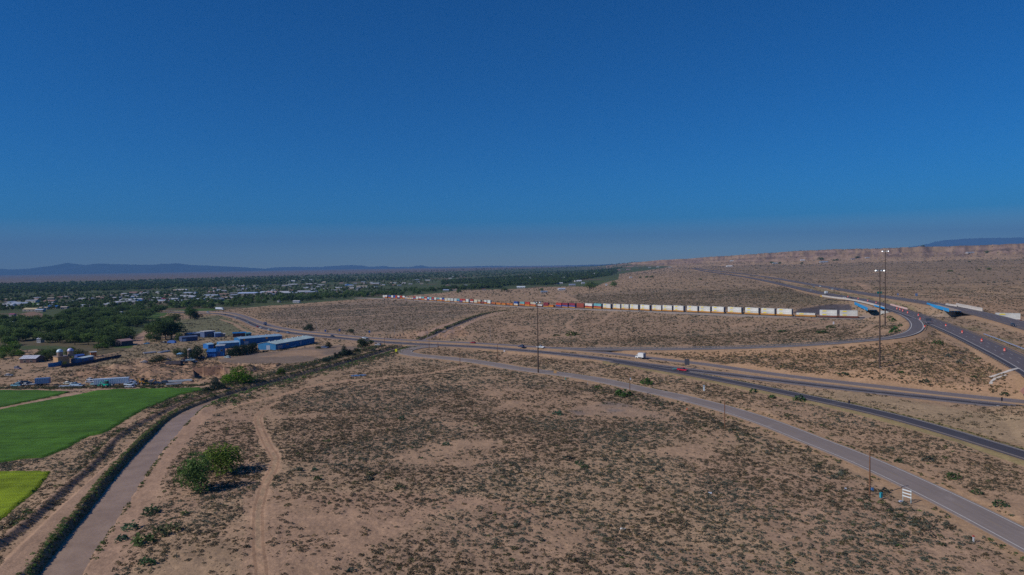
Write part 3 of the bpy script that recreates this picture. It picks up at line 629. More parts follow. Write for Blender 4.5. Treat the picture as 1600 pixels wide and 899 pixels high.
# ------------------------------------------------------------ leaf-card plants in bulk
def leaf_mat(name, rough=.75, attr='leafcol', trans=.25, rnd=False):
    m = bpy.data.materials.new(name); m.use_nodes = True; nt = m.node_tree; n = nt.nodes; l = nt.links
    b = n['Principled BSDF']; b.inputs['Roughness'].default_value = rough; b.inputs['Specular IOR Level'].default_value = .15
    a = n.new('ShaderNodeAttribute'); a.attribute_name = attr; out = a.outputs['Color']
    if rnd:
        oi = n.new('ShaderNodeObjectInfo'); h = n.new('ShaderNodeHueSaturation'); mr = n.new('ShaderNodeMapRange'); mr.inputs[3].default_value = .82; mr.inputs[4].default_value = 1.25
        l.new(oi.outputs['Random'], mr.inputs[0]); l.new(mr.outputs[0], h.inputs['Value']); l.new(out, h.inputs['Color'])
        mv = n.new('ShaderNodeVectorMath'); mv.operation = 'MULTIPLY'; l.new(h.outputs[0], mv.inputs[0]); l.new(oi.outputs['Color'], mv.inputs[1]); out = mv.outputs[0]
    l.new(out, b.inputs['Base Color'])
    tr = n.new('ShaderNodeBsdfTranslucent'); l.new(out, tr.inputs[0]); ms = n.new('ShaderNodeMixShader'); ms.inputs[0].default_value = .38
    l.new(b.outputs[0], ms.inputs[1]); l.new(tr.outputs[0], ms.inputs[2]); l.new(ms.outputs[0], n['Material Output'].inputs['Surface']); return m
LEAF = leaf_mat('scrub_leaf'); TREELEAF = leaf_mat('tree_leaf', rnd=True)
def cards(centers, size, rng, flat=.6):
    """one random-facing quad per centre"""
    n_ = len(centers); a = rng.normal(size=(n_, 3)); a[:, 2] *= flat; a /= np.linalg.norm(a, axis=1)[:, None]
    b_ = rng.normal(size=(n_, 3)); b_ -= (b_ * a).sum(1)[:, None] * a; b_ /= np.linalg.norm(b_, axis=1)[:, None]
    s = (np.asarray(size) * rng.uniform(.6, 1.3, n_))[:, None]; b2 = b_ * rng.uniform(.5, .9, (n_, 1))
    return np.stack([centers - a * s, centers + b2 * s, centers + a * s * rng.uniform(.7, 1, (n_, 1)), centers - b2 * s], 1)
def bush_tpl(k, rng, card):
    th = rng.uniform(0, 2 * math.pi, k); ph = np.arccos(rng.uniform(0, 1, k)); rad = rng.uniform(.45, 1.0, k) ** .6
    c = np.stack([np.cos(th) * np.sin(ph), np.sin(th) * np.sin(ph), np.cos(ph)], 1) * rad[:, None]; c[:, 2] = np.maximum(c[:, 2], .08)
    return cards(c, card, rng)                                        # (k,4,3)
def bulk(name, pos, sx, sz, colr, tpls, rng, lab, cat, mtl=None, jitter=.22):
    N_ = len(pos); tid = rng.integers(0, len(tpls), N_); VV = []; CC = []
    for t, tp in enumerate(tpls):
        m_ = tid == t; n_ = m_.sum()
        if not n_: continue
        a = rng.uniform(0, 2 * math.pi, n_); ca, sa = np.cos(a), np.sin(a); k = tp.shape[0]
        Q = tp.reshape(-1, 3)[None]; st = rng.uniform(.75, 1.3, n_)
        x = Q[..., 0] * (sx[m_] * st)[:, None]; y = Q[..., 1] * (sx[m_] / st)[:, None]; z = Q[..., 2] * sz[m_][:, None]
        X = x * ca[:, None] - y * sa[:, None] + pos[m_, 0][:, None]; Y = x * sa[:, None] + y * ca[:, None] + pos[m_, 1][:, None]
        VV.append(np.stack([X, Y, z + pos[m_, 2][:, None]], -1).reshape(-1, 3))
        cj = rng.uniform(1 - jitter, 1 + jitter, (n_, k, 1, 1)) * colr[m_][:, None, None, :]
        CC.append(np.broadcast_to(cj, (n_, k, 4, 3)).reshape(-1, 3))
    V = np.concatenate(VV); Cc = np.concatenate(CC); F = np.arange(len(V)).reshape(-1, 4)
    return tag(link(name, mesh_np(name, V, F, [mtl or LEAF], colors={'leafcol': Cc})), lab, cat, kind='stuff')
BT = {k: [bush_tpl(k if k < 34 else 46, RNG, c) for _ in range(6)] for k, c in ((34, .25), (16, .38), (7, .56))}
GREY = np.array([.128,.106,.070]); SAGE = np.array([.115,.128,.098]); OLIVE = np.array([.10,.108,.052]); GREEN = np.array([.065,.125,.032]); STRAW = np.array([.22,.17,.09])
mix_far = sstep(.5, .62, fbm(GX, GY, 42, 123, 3))
def scatter(n_, r0, r1, dens, az=math.radians(41)):
    u = RNG.uniform(0, 1, n_); r_ = np.sqrt(r0 ** 2 + u * (r1 ** 2 - r0 ** 2)); a = RNG.uniform(-az, az, n_)
    x, y = r_ * np.sin(a), r_ * np.cos(a)
    p = dens(x, y, r_); m_ = RNG.uniform(0, 1, n_) < p
    return x[m_], y[m_]
BLOCK = np.minimum.reduce([sstep(3.0, 4.5, ROADD - np.minimum.reduce([np.where(DIST[k] == ROADD, ROAD[k][1], 99) for k in ROAD])), sstep(4, 6, DIST['track']), 1 - sstep(.3, .6, np.maximum(m_track, m_canalroad)),
    sstep(2.2, 3.6, d_levee), 1 - .8 * (m_trail > .4), (cwet > chw + 2).astype(float), 1 - (nearc & (dc < 9)), 1 - inpoly(PX, PY, LOT), 1 - inpoly(PX, PY, FIELD_MAIN), 1 - inpoly(PX, PY, FIELD_TOP), 1 - inpoly(PX, PY, FIELD_LOW), 1 - .97 * m_val])
def dens_f(base):
    def f(x, y, r_):
        v = grid_at(veg, x, y); n_ = fbm(x, y, 11, 55, 3)
        return base * np.clip((v * 1.25 - .02 + 1.5 * (n_ - .5)), 0.02, 1.2) * (grid_at(BLOCK, x, y) > .6)
    return f
def scrub_cols(x, y):
    n_ = len(x); g_ = grid_at(mix_far, x, y); u = RNG.uniform(0, 1, n_)
    t = np.clip(g_ * .7 + .45 * (u - .35), 0, 1)[:, None]
    c = GREY * (1 - t) + SAGE * t
    u2 = RNG.uniform(0, 1, n_)[:, None]; c = np.where(u2 > .955, OLIVE, c); c = np.where(u2 > .992, GREEN, c); c = np.where((u2 < .10), STRAW * .8, c)
    return c * RNG.uniform(.8, 1.5, (n_, 1))
def do_scrub(n_, r0, r1, base, k, smin, smax, lab):
    x, y = scatter(n_, r0, r1, dens_f(base)); s = RNG.uniform(0, 1, len(x)) ** 1.8 * (smax - smin) + smin
    pos = np.stack([x, y, hz(x, y) - .03], 1); print('scrub', len(x))
    bulk('desert_scrub', pos, s, s * RNG.uniform(.55, .85, len(x)), scrub_cols(x, y), BT[k], RNG, lab, 'scrub')
do_scrub(85000, 122, 270, .85, 34, .14, .72, 'low grey and sage desert scrub covering the near field')
do_scrub(150000, 122, 330, 1.1, 7, .09, .30, 'tiny tufts and dead stems between the near bushes')
do_scrub(190000, 270, 520, .75, 16, .2, .85, 'low grey and sage scrub between the dirt track and the highway')
do_scrub(150000, 520, 1150, .7, 7, .4, 1.15, 'desert scrub on the flats around the railway line')
do_scrub(110000, 1150, 2900, .5, 7, .8, 2.3, 'far desert scrub below the red bluffs')
do_scrub(70000, 2900, 5200, .4, 7, 2.0, 4.5, 'dark brush dotted over the red bluffs')
# dry grass on the embankments
x, y = scatter(60000, 260, 480, lambda x, y, r_: .9 * grid_at(slope_e.astype(float), x, y) * (grid_at(BLOCK, x, y) > .6))
s = RNG.uniform(.3, .9, len(x)); c = np.where(RNG.uniform(0, 1, (len(x), 1)) > .34, STRAW * 1.15, GREY * 1.1) * RNG.uniform(.8, 1.2, (len(x), 1))
bulk('dry_grass', np.stack([x, y, hz(x, y) - .03], 1), s, s * .7, c, BT[7], RNG, 'dry straw coloured grass on the ramp embankment', 'grass')
# weeds along banks and road edges
def along(P, off, wd, step, smin, smax, cols, h=.9, gap=0.0, jz=0.0, rmax=1e9):
    T = np.gradient(P[:, :2], axis=0); T /= np.linalg.norm(T, axis=1)[:, None]; N_ = np.stack([T[:, 1], -T[:, 0]], 1)
    L = np.concatenate([[0], np.cumsum(np.linalg.norm(np.diff(P[:, :2], axis=0), axis=1))])
    n_ = int(L[-1] / step); t = RNG.uniform(0, L[-1], n_)
    x = np.interp(t, L, P[:, 0]); y = np.interp(t, L, P[:, 1]); nx = np.interp(t, L, N_[:, 0]); ny = np.interp(t, L, N_[:, 1])
    o = off + RNG.normal(0, wd, n_); x = x + nx * o; y = y + ny * o
    m_ = (vnoise(t / 9, t * 0, 77) > gap) & (np.hypot(x, y) > 118) & (np.hypot(x, y) < rmax)
    x, y = x[m_], y[m_]; s = RNG.uniform(smin, smax, len(x)); c = np.array(cols)[RNG.integers(0, len(cols), len(x))] * RNG.uniform(.75, 1.25, (len(x), 1))
    return np.stack([x, y, hz(x, y) - .04 + jz], 1), s, s * h, c
def weeds(parts, lab, k=16, nm='bank_weeds', cat='weeds'):
    pos, sx, sz, c = [np.concatenate(z) for z in zip(*parts)]; bulk(nm, pos, sx, sz, c, BT[k], RNG, lab, cat)
okr = np.ones(len(CANAL), bool)
CN = CANAL[near_i & (dh > 12)]; CF = CANAL[~near_i & (dh > 12)]
CNa = CN[CN[:, 1] < 290]; CNb = CN[CN[:, 1] >= 285]
weeds([along(CNa, -4.1, .55, .22, .12, .38, [OLIVE * 1.6, GREEN * 1.5, STRAW * .9]), along(CNa, -5.5, .5, .15, .18, .52, [OLIVE * 1.7, GREEN * 1.6, OLIVE * 2.0, GREEN * 1.9, STRAW]), along(CNb, -4.9, .7, .22, .3, .65, [OLIVE * 1.2, GREEN * 1.1, STRAW * .8, OLIVE])], 'thick green weeds lining the levee side of the canal', 34)
weeds([along(CNa, 4.9, .35, .45, .15, .5, [GREEN * 1.2, OLIVE * 1.2], .9, .35), along(CNb, 5.2, 1.5, .2, .3, .8, [GREEN * 1.6, OLIVE * 1.7, GREEN * 1.9, SAGE]), along(CNb, 10, 3.5, .28, .4, 1.0, [SAGE * 1.1, OLIVE * 1.6, GREEN * 1.3, GREY * 1.1]),
       along(CNb, -15, 3.2, .2, .4, 1.1, [SAGE, OLIVE * 1.4, GREY, GREEN])], 'green weeds along the open side of the canal')
weeds([along(CF, -4.6, .8, .4, .35, .9, [OLIVE * 1.2, GREEN * 1.2, OLIVE * 1.4]), along(CF, 3.6, .8, .9, .3, .7, [OLIVE, SAGE])], 'weeds lining the canal beyond the highway')
weeds([along(ROAD['frontage_road'][0], -6.9, .5, .55, .2, .55, [OLIVE * 1.2, GREEN, SAGE, STRAW * .7], .8, .35, rmax=420), along(ROAD['frontage_road'][0], 7.0, .6, .7, .2, .6, [OLIVE, GREEN, SAGE], .8, .45, rmax=420)], 'green weeds at the edges of the frontage road')
fr = ROAD['frontage_road'][0]; fr = fr[(fr[:, 1] < 330) & (fr[:, 1] > 128)]
weeds([along(fr, 17.5, 4.2, .30, .3, .95, [SAGE, SAGE * .8, GREY, SAGE * 1.15, OLIVE], .8, .25)], 'band of sage bushes between the frontage road and the ramp', 34, 'sage_band', 'scrub')
er = ROAD['entry_ramp'][0]
weeds([along(er, -6.2, .5, .3, .2, .5, [OLIVE * 1.3, np.array([.12,.15,.04]), STRAW * .6], .7)], 'strip of short green grass beside the dark ramp', 7, 'verge_grass', 'grass')
weeds([along(BERM, -2.6, 1.0, .4, .3, 1.0, [SAGE, OLIVE, GREY, GREEN], .8, .45), along(BERM, .4, .5, .8, .2, .5, [GREY, STRAW * .6], .8, .3)], 'bushes along the dirt berm by the crop fields', 16, 'berm_weeds')
e0 = np.array([at_z(a, b, -1) for a, b in [(-40, 606.2), (60, 606.5), (120, 606), (200, 605.5), (300, 606), (330, 603)]])
weeds([along(spl(e0, 5), 0, 1.6, .25, .5, 1.3, [OLIVE, GREY * 1.1, OLIVE * 1.3, SAGE], .8, .15)], 'brushy hedge line behind the crop field', 16, 'field_edge_brush', 'brush')
print('plants done')

# ------------------------------------------------------------ far mountains
def mountain(name, prof, D, zbase, depth, colr, lab):
    P = np.array([at_d(a, b, D) for a, b in prof]); xs = np.linspace(P[0, 0], P[-1, 0], 340); top = np.interp(xs, P[:, 0], P[:, 2])
    top = top + (fbm(xs, xs * 0, D / 60, 3, 4) - .5) * D * .0012
    rows = []; ts = np.array([-1, -.8, -.6, -.42, -.27, -.14, -.05, 0, .15, .5, 1])
    for t in ts:
        yy = D + t * depth + (fbm(xs, xs * 0 + t * 999, D / 40, 13, 3) - .5) * depth * .22 * (1 - abs(t))
        h = (1 - abs(t)) ** (1.35 if t < 0 else 1.0); gul = np.abs(fbm(xs + t * 200, yy, D / 45, 23, 4) - .5) * 2
        z_ = zbase + (top - zbase) * h * (1 - .38 * (gul * (abs(t) > .01)) * (1 - h * .55))
        rows.append(np.stack([xs, yy, z_], 1))
    V = np.array(rows); k, n_ = V.shape[:2]; ix = np.arange(k * n_).reshape(k, n_)
    F = np.stack([ix[:-1, :-1], ix[:-1, 1:], ix[1:, 1:], ix[1:, :-1]], -1).reshape(-1, 4)
    tag(link(name, mesh_np(name, V.reshape(-1, 3), F, [mat(name + lab[:5], colr, .95, var=.25, vscale=.002)], smooth=True)), lab, kind='structure')
MW = [(-260,426),(-120,424),(-60,422.5),(0,420.7),(12,422),(50,420),(66,417.5),(87,419),(93,416.5),(100,413),(112,411),(125,413.5),(137,415),(150,413),(162,412),(181,413),(200,413.5),(237,414),(250,412.3),(280,412),(295,414),(337,415.6),(370,417.3),(400,419),(425,421.5),(470,425),(500,427)]
MW2 = [(330,424),(380,421),(412,420.6),(429,417.7),(462,417.5),(506,417),(531,415.6),(550,414),(569,415.6),(577,417),(600,416),(607,418),(631,417.5),(645,417),(652,415.2),(662,415.2),(670,417),(700,417),(731,417),(762,415.6),(800,416),(850,415.5),(900,414.7),(950,413.4),(1000,412.5),(1060,411.6)]
ME = [(1380,392),(1440,384),(1460,379),(1480,375.5),(1500,374),(1530,372),(1560,372),(1600,371),(1640,370),(1700,371),(1760,374),(1850,384)]
mountain('mountains', MW, 27000, 0, 5200, (.045,.06,.065), 'long blue mountain range with a rounded peak')
mountain('mountains', MW2, 34000, 0, 5000, (.07,.065,.055), 'faint low ridge farther along the horizon')
mountain('mountains', ME, 36000, 0, 5000, (.06,.06,.055), 'pale blue mountain behind the red bluffs')

# ------------------------------------------------------------ haze
def haze(density, color, top):
    x0, x1, y0, y1, z0, z1 = -34000, 34000, -400, 43500, -60, top
    V = [(x, y, z) for x in (x0, x1) for y in (y0, y1) for z in (z0, z1)]
    F = [(0,1,3,2),(4,6,7,5),(0,4,5,1),(2,3,7,6),(0,2,6,4),(1,5,7,3)]
    m = bpy.data.materials.new('haze'); m.use_nodes = True; n = m.node_tree.nodes; n.remove(n['Principled BSDF'])
    v = n.new('ShaderNodeVolumePrincipled'); v.inputs['Color'].default_value = (*color, 1); v.inputs['Density'].default_value = density; v.inputs['Anisotropy'].default_value = .0
    m.node_tree.links.new(v.outputs[0], n['Material Output'].inputs['Volume'])
    tag(link('haze', mesh_np('haze', V, F, [m])), 'thin blue haze over the far valley', kind='stuff')
# ------------------------------------------------------------ mesh builder for things
class MB:
    def __init__(s): s.v = []; s.f = []; s.m = []; s.mats = []
    def mi(s, m):
        if m not in s.mats: s.mats.append(m)
        return s.mats.index(m)
    def poly(s, pts, faces, m):
        b = len(s.v); s.v += [tuple(map(float, p)) for p in pts]; k = s.mi(m)
        for f in faces: s.f.append([b + i for i in f]); s.m.append(k)
    def box(s, cx, cy, cz, sx, sy, sz, m, rz=0.0, tx=1.0, ty=1.0, M=None):
        """box centred at cx, cy with its base at cz; tx, ty shrink the top"""
        P = []
        for z, kx, ky in ((0, 1, 1), (sz, tx, ty)):
            for a, b in ((-1, -1), (1, -1), (1, 1), (-1, 1)):
                x, y = a * sx / 2 * kx, b * sy / 2 * ky
                P.append((cx + x * math.cos(rz) - y * math.sin(rz), cy + x * math.sin(rz) + y * math.cos(rz), cz + z))
        s.poly(P, [(0,3,2,1),(4,5,6,7),(0,1,5,4),(1,2,6,5),(2,3,7,6),(3,0,4,7)], m)
    def tube(s, p0, p1, r0, r1, m, n=8, cap=True):
        p0 = Vector(p0); p1 = Vector(p1); d = (p1 - p0).normalized(); a = d.orthogonal().normalized(); b = d.cross(a); P = []
        for p, r_ in ((p0, r0), (p1, r1)):
            for i in range(n):
                t = 2 * math.pi * i / n; P.append(p + a * math.cos(t) * r_ + b * math.sin(t) * r_)
        F = [(i, (i+1) % n, n + (i+1) % n, n + i) for i in range(n)]
        if cap: F += [tuple(range(n))[::-1], tuple(range(n, 2*n))]
        s.poly(P, F, m)
    def prism(s, prof, y0, y1, m, inset=None):
        """side profile of (x, z) points extruded across y; inset gives each point's own narrowing"""
        n = len(prof); ins = inset or [0] * n
        P = [(x, y0 + ins[i], z) for i, (x, z) in enumerate(prof)] + [(x, y1 - ins[i], z) for i, (x, z) in enumerate(prof)]
        s.poly(P, [(i, (i+1) % n, n + (i+1) % n, n + i) for i in range(n)] + [tuple(range(n))[::-1], tuple(range(n, 2*n))], m)
    def mesh(s, name):
        me = bpy.data.meshes.new(name); me.from_pydata(s.v, [], s.f); me.polygons.foreach_set('material_index', s.m)
        for m in s.mats: me.materials.append(m)
        import bmesh
        bm = bmesh.new(); bm.from_mesh(me); bmesh.ops.recalc_face_normals(bm, faces=bm.faces); bm.to_mesh(me); bm.free()
        return me
    def build(s, name, parent=None): return link(name, s.mesh(name), parent)
def empty(name, P, rz=0.0, label=None, cat=None, group=None):
    o = bpy.data.objects.new(name, None); C.objects.link(o); o.location = P; o.rotation_euler = (0, 0, rz); o.empty_display_size = .5
    return tag(o, label, cat, group)
def copy_tree(o, parent=None, col=None):
    c = o.copy(); C.objects.link(c); c.parent = parent
    if col: c.color = (*col, 1)
    for ch in list(o.children): copy_tree(ch, c, col)
    return c
def obox(name, parent, *a, **k): b = MB(); b.box(*a, **k); return b.build(name, parent)

def on_road(px, py, key):
    P = ROAD[key][0]; z = 0.0
    for _ in range(12):
        w = at_z(px, py, z); i = int(np.argmin(np.hypot(P[:, 0] - w[0], P[:, 1] - w[1]))); z = P[i, 2] + .07
    i = min(max(i, 1), len(P) - 2); t = P[i+1] - P[i-1]
    return Vector(at_z(px, py, z)), math.atan2(t[1], t[0])

# ------------------------------------------------------------ vehicles
tyre = mat('tyre_rubber', (.02,.02,.022), .9); glass_m = mat('dark_glass', (.03,.04,.05), .12, spec=.6); chrome = mat('bumper_grey', (.25,.25,.26), .4, .5)
lampw = mat('lamp_clear', (.7,.7,.66), .3); lampr = mat('lamp_red', (.4,.02,.02), .3)
def paint(c): return mat('paint_%02d_%02d_%02d' % tuple(int(v * 99) for v in c), c, .32, spec=.5, var=.04, vscale=.7)
def wheels(root, xs, r_, half, w_=.24):
    for x in xs:
        for s in (-1, 1):
            b = MB(); b.tube((x, s * half - w_/2, r_), (x, s * half + w_/2, r_), r_, r_, tyre, 12); b.tube((x, s * (half + w_*.5), r_), (x, s * (half + w_*.5 + .02), r_), r_ * .55, r_ * .5, chrome, 8)
            b.build('wheel', root)
def lamps(root, x0, x1, y, z):
    for s in (-1, 1):
        obox('headlight', root, x1, s * y, z, .08, .34, .18, lampw); obox('tail_light', root, x0, s * y, z + .05, .08, .2, .26, lampr)
def car(kind, c, P, rz, label, cat, group=None):
    m = paint(c); root = empty({'suv': 'parked_car', 'car': 'car', 'pickup': 'pickup_truck'}.get(kind, 'car') if kind != 'suv' else 'car', P, rz, label, cat, group)
    if kind == 'pickup':
        b = MB(); b.prism([(-2.75,.5),(2.7,.48),(2.78,.75),(2.7,1.02),(1.55,1.14),(-.6,1.14),(-.62,.95),(-2.72,.95),(-2.75,1.2),(-2.8,1.2)], -.98, .98, m)
        b.box(-1.7, .92, .95, 2.1, .1, .24, m); b.box(-1.7, -.92, .95, 2.1, .1, .24, m); b.box(-2.72, 0, .95, .1, 1.9, .25, m); b.build('body', root)
        b = MB(); b.prism([(-.62,1.14),(1.45,1.14),(.75,1.78),(-.42,1.8)], -.9, .9, glass_m, [0, 0, .14, .14]); b.prism([(-.36,1.81),(.68,1.79),(.62,1.86),(-.3,1.88)], -.76, .76, m); b.build('cab', root)
        wheels(root, (1.85, -1.75), .4, .84); lamps(root, -2.8, 2.76, .72, .78); obox('bumper', root, 2.82, 0, .45, .14, 1.8, .22, chrome)
    else:
        L, h = (2.35, 1.78) if kind == 'suv' else (2.25, 1.45); zb = .98 if kind == 'suv' else .86
        b = MB(); b.prism([(-L,.32),(L,.3),(L+.06,.6),(L-.1,zb-.12),(1.1,zb),(-L+.1,zb+.02),(-L-.02,.7)], -.9, .9, m, [.06,.06,.04,.06,.02,.04,.05]); b.build('body', root)
        e = -L + .22 if kind == 'suv' else -1.75
        b = MB(); b.prism([(e,zb),(1.15,zb-.02),(.35,h-.1),(e+.35,h-.06)], -.86, .86, glass_m, [.04,.04,.2,.2]); b.prism([(e+.42,h-.07),(.3,h-.1),(.2,h-.01),(e+.5,h)], -.66, .66, m, [0,0,.05,.05]); b.build('cabin', root)
        wheels(root, (1.4, -1.35), .33, .78); lamps(root, -L - .02, L + .02, .62, .58)
    return root
def box_truck(c, P, rz, label, boxl=5.2, cabc=None, name='box_truck', cat='truck', rusty=None):
    m = paint(c); root = empty(name, P, rz, label, cat); x1 = boxl / 2 + .9
    b = MB(); b.box(-.9, 0, 1.0, boxl, 2.44, 2.55, m); b.box(-.9, 0, .98, boxl + .06, 2.48, .1, chrome); b.build('cargo_box', root)
    obox('rear_door', root, -.9 - boxl/2 - .02, 0, 1.12, .04, 2.2, 2.25, mat('door_grey', (.33,.34,.38), .5))
    cm = paint(cabc or c); b = MB(); x = boxl/2 - .9
    b.prism([(x,.55),(x+2.1,.5),(x+2.15,1.25),(x+1.75,1.45),(x+1.25,2.35),(x,2.4)], -1.05, 1.05, cm, [0,.05,.06,.05,.12,.1]); b.build('cab', root)
    b = MB(); b.prism([(x+1.36,1.5),(x+1.78,1.47),(x+1.36,2.2)], -.96, .96, glass_m, [0,0,.08]); b.box(x+.85, 0, 1.5, .8, 2.12, .6, glass_m); b.build('window', root)
    obox('chassis', root, .1, 0, .5, boxl + 3.2, .9, .4, mat('chassis_black', (.04,.04,.045), .7))
    wheels(root, (x + 1.2, -boxl/2 + .4), .45, .98); lamps(root, -.9 - boxl/2 - .03, x + 2.16, .8, .85); return root
def trailer(c, P, rz, label, L=12.5, name='semi_trailer', cat='trailer', tractor=None):
    m = paint(c); root = empty(name, P, rz, label, cat)
    b = MB(); b.box(0, 0, 1.15, L, 2.55, 2.8, m)
    for i in range(int(L / .8)): b.box(-L/2 + .4 + i * .8, 1.285, 1.2, .06, .03, 2.7, m); b.box(-L/2 + .4 + i * .8, -1.285, 1.2, .06, .03, 2.7, m)
    b.build('cargo_box', root); obox('rear_door', root, -L/2 - .02, 0, 1.25, .04, 2.3, 2.6, mat('door_grey', (.33,.34,.38), .5))
    obox('chassis', root, 0, 0, .85, L - .4, 1.1, .3, mat('chassis_black', (.04,.04,.045), .7)); wheels(root, (-L/2 + 1.2, -L/2 + 2.5), .5, 1.05)
    if tractor:
        tm = paint(tractor); b = MB(); x = L / 2 + .3
        b.prism([(x,.8),(x+3.6,.75),(x+3.7,1.6),(x+2.2,1.8),(x+1.9,2.8),(x+1.4,3.6),(x,3.7)], -1.15, 1.15, tm, [0,.1,.2,.1,.05,.08,.08]); b.build('tractor_cab', root)
        obox('windscreen', root, x + 2.03, 0, 1.95, .22, 1.9, .75, glass_m); wheels(root, (x + 2.9, x - .8, x - 2.0), .5, 1.05)
    else:
        b = MB(); b.tube((L/2 - 2.2, .7, 0), (L/2 - 2.2, .7, 1.1), .07, .07, chrome); b.tube((L/2 - 2.2, -.7, 0), (L/2 - 2.2, -.7, 1.1), .07, .07, chrome); b.build('landing_gear', root)
    return root
def flatbed(c, P, rz, label, L=6.5, load=None):
    root = empty('flatbed_trailer', P, rz, label, 'trailer'); m = paint(c)
    b = MB(); b.box(0, 0, .62, L, 2.2, .14, m); b.box(L/2 - .05, 0, .76, .1, 2.2, .5, m); b.tube((L/2, 0, .6), (L/2 + 1.2, 0, .5), .06, .06, m); b.build('deck', root)
    wheels(root, (-.4, -1.3), .36, .95); return root

VEH = [(1001,560.8,'highway_far','boxtruck',(.64,.66,.68),-1,'white box truck with a cab driving on the far carriageway'),
 (845,544,'highway_far','pickup',(.68,.74,.8),-1,'white pickup truck beside the tall light mast'),
 (814.5,542.8,'highway_far','suv',(.03,.05,.14),-1,'dark blue suv just behind the white pickup at the mast'),
 (739,536.6,'highway_far','car',(.30,.015,.03),-1,'dark red car on the highway past the canal crossing'),
 (570.3,529.6,'highway_near','pickup',(.55,.63,.72),1,'pale blue white truck on the highway near the dark leafy trees'),
 (519.5,526.3,'highway_near','car',(.03,.035,.06),1,'black car on the highway just beyond the blue warehouse'),
 (450.5,521,'highway_near','suv',(.12,.18,.30),1,'blue grey suv nearest the warehouse roof in the line of traffic'),
 (434,518.8,'highway_near','car',(.20,.27,.38),1,'blue grey car second in line by the warehouses'),
 (420.5,516.8,'highway_near','suv',(.42,.5,.55),1,'pale grey suv third in the line of traffic by the warehouses'),
 (407.2,513.5,'highway_near','car',(.7,.74,.78),1,'white car just behind the small red car on the curve'),
 (402.3,511.5,'highway_near','car',(.33,.015,.03),1,'small red car following a white car on the curve'),
 (414.2,508.8,'highway_far','boxtruck',(.045,.055,.12),-1,'dark blue box truck on the curve of the highway'),
 (387.5,504.6,'highway_near','car',(.32,.38,.42),1,'grey car on the highway curve above the blue shed'),
 (368.5,498,'highway_near','car',(.55,.62,.68),1,'light blue grey car on the curve before the black car'),
 (352,492.4,'highway_near','car',(.02,.02,.025),1,'black car at the start of the highway curve'),
 (325,488.5,'highway_near','suv',(.38,.5,.6),1,'pale blue van on the straight by the lone tree'),
 (1066.5,580,'highway_near','pickup',(.42,.015,.035),1,'bright red pickup truck towing a small flatbed trailer'),
 (1319.5,466.6,'southbound_freeway','pickup',(.7,.73,.78),-1,'white pickup on the freeway beside the long white barrier'),
 (1329.5,467,'southbound_freeway','suv',(.04,.04,.055),-1,'black suv behind the white pickup at the long barrier'),
 (1266.5,454.4,'southbound_freeway','car',(.45,.5,.58),-1,'silver car approaching the white barrier on the freeway'),
 (1271.5,448.8,'northbound_freeway','car',(.35,.4,.5),1,'grey car last of the freeway traffic in the far lanes'),
 (1281.5,448.6,'northbound_freeway','suv',(.75,.78,.78),1,'white van ahead of the grey car in the far lanes'),
 (1296.3,451.6,'northbound_freeway','car',(.10,.13,.25),1,'dark blue car in the far lanes of the freeway'),
 (1300.5,453,'northbound_freeway','pickup',(.5,.58,.65),1,'silver blue pickup between two dark cars in the far lanes'),
 (1308,453.8,'northbound_freeway','car',(.06,.08,.17),1,'navy car leading the far lane traffic'),
 (1583,509.5,'northbound_freeway','suv',(.03,.045,.085),1,'dark navy suv on the near end of the far carriageway')]
for px, py, rd, kind, c, sgn, lab in VEH:
    P, h = on_road(px, py, rd); h += 0 if sgn > 0 else math.pi
    if kind == 'boxtruck': box_truck(c, P, h, lab, 4.2 if 'curve' in lab else 4.0)
    else: car(kind, c, P, h, lab, {'pickup': 'pickup truck', 'suv': 'car', 'car': 'car'}[kind])
P, h = on_road(1057.5, 578.5, 'highway_near'); flatbed((.08,.22,.2), P, h, 'small teal green flatbed trailer behind the red pickup', 4.6)
P, h = on_road(1290.5, 460.0, 'southbound_freeway'); box_truck((.68,.76,.8), P, h + math.pi, 'large white truck entering the barrier section of the freeway', 6.5)
P, h = on_road(337, 485.2, 'highway_far'); trailer((.6,.66,.78), P + Vector((0, 12, 0)), h, 'white semi trailer standing by the trees beyond the highway', 13.6, tractor=(.6,.66,.75))
P, h = on_road(1451, 506.3, 'southbound_freeway')
ab = empty('arrow_board', P, h, 'dark roadwork arrow board trailer standing among red barrels', 'arrow board')
b = MB(); b.box(0, 0, .5, 2.2, 1.3, .3, paint((.06,.06,.08))); b.tube((0, 0, .8), (0, 0, 2.0), .08, .08, chrome); b.build('trailer_base', ab)
obox('panel', ab, 0, 0, 1.9, .15, 3.2, 1.7, paint((.05,.06,.09))); wheels(ab, (0,), .33, .75)

# ------------------------------------------------------------ barrels, barriers, guardrails
orange = mat('barrel_orange', (.75,.06,.03), .5); whiteb = mat('barrel_white', (.6,.58,.56), .5)
def barrel_proto():
    r_ = empty('traffic_barrel', (0, 0, 0)); b = MB(); zs = [.08, .32, .5, .68, .86, 1.05]; rs = [.34, .33, .31, .29, .27, .25]
    for i in range(5): b.tube((0, 0, zs[i]), (0, 0, zs[i+1]), rs[i], rs[i+1], orange if i % 2 == 0 or i == 3 else whiteb, 12)
    b.tube((0, 0, 1.05), (0, 0, 1.12), .12, .1, orange); b.build('drum', r_)
    b = MB(); b.tube((0, 0, 0), (0, 0, .09), .42, .4, tyre, 12); b.build('base', r_); return r_
BAR = [(1325,464.8),(1341,467.6),(1356,471.2),(1369,474.3),(1383,478),(1401.5,483.6),(1406.2,485),(1410.6,487),(1418.2,490),(1435,494),(1437.8,500),(1454.5,501.8),(1445,512.5),(1478,510.3),(1503.5,520.8),(1534,533.8),(1569.8,549)]
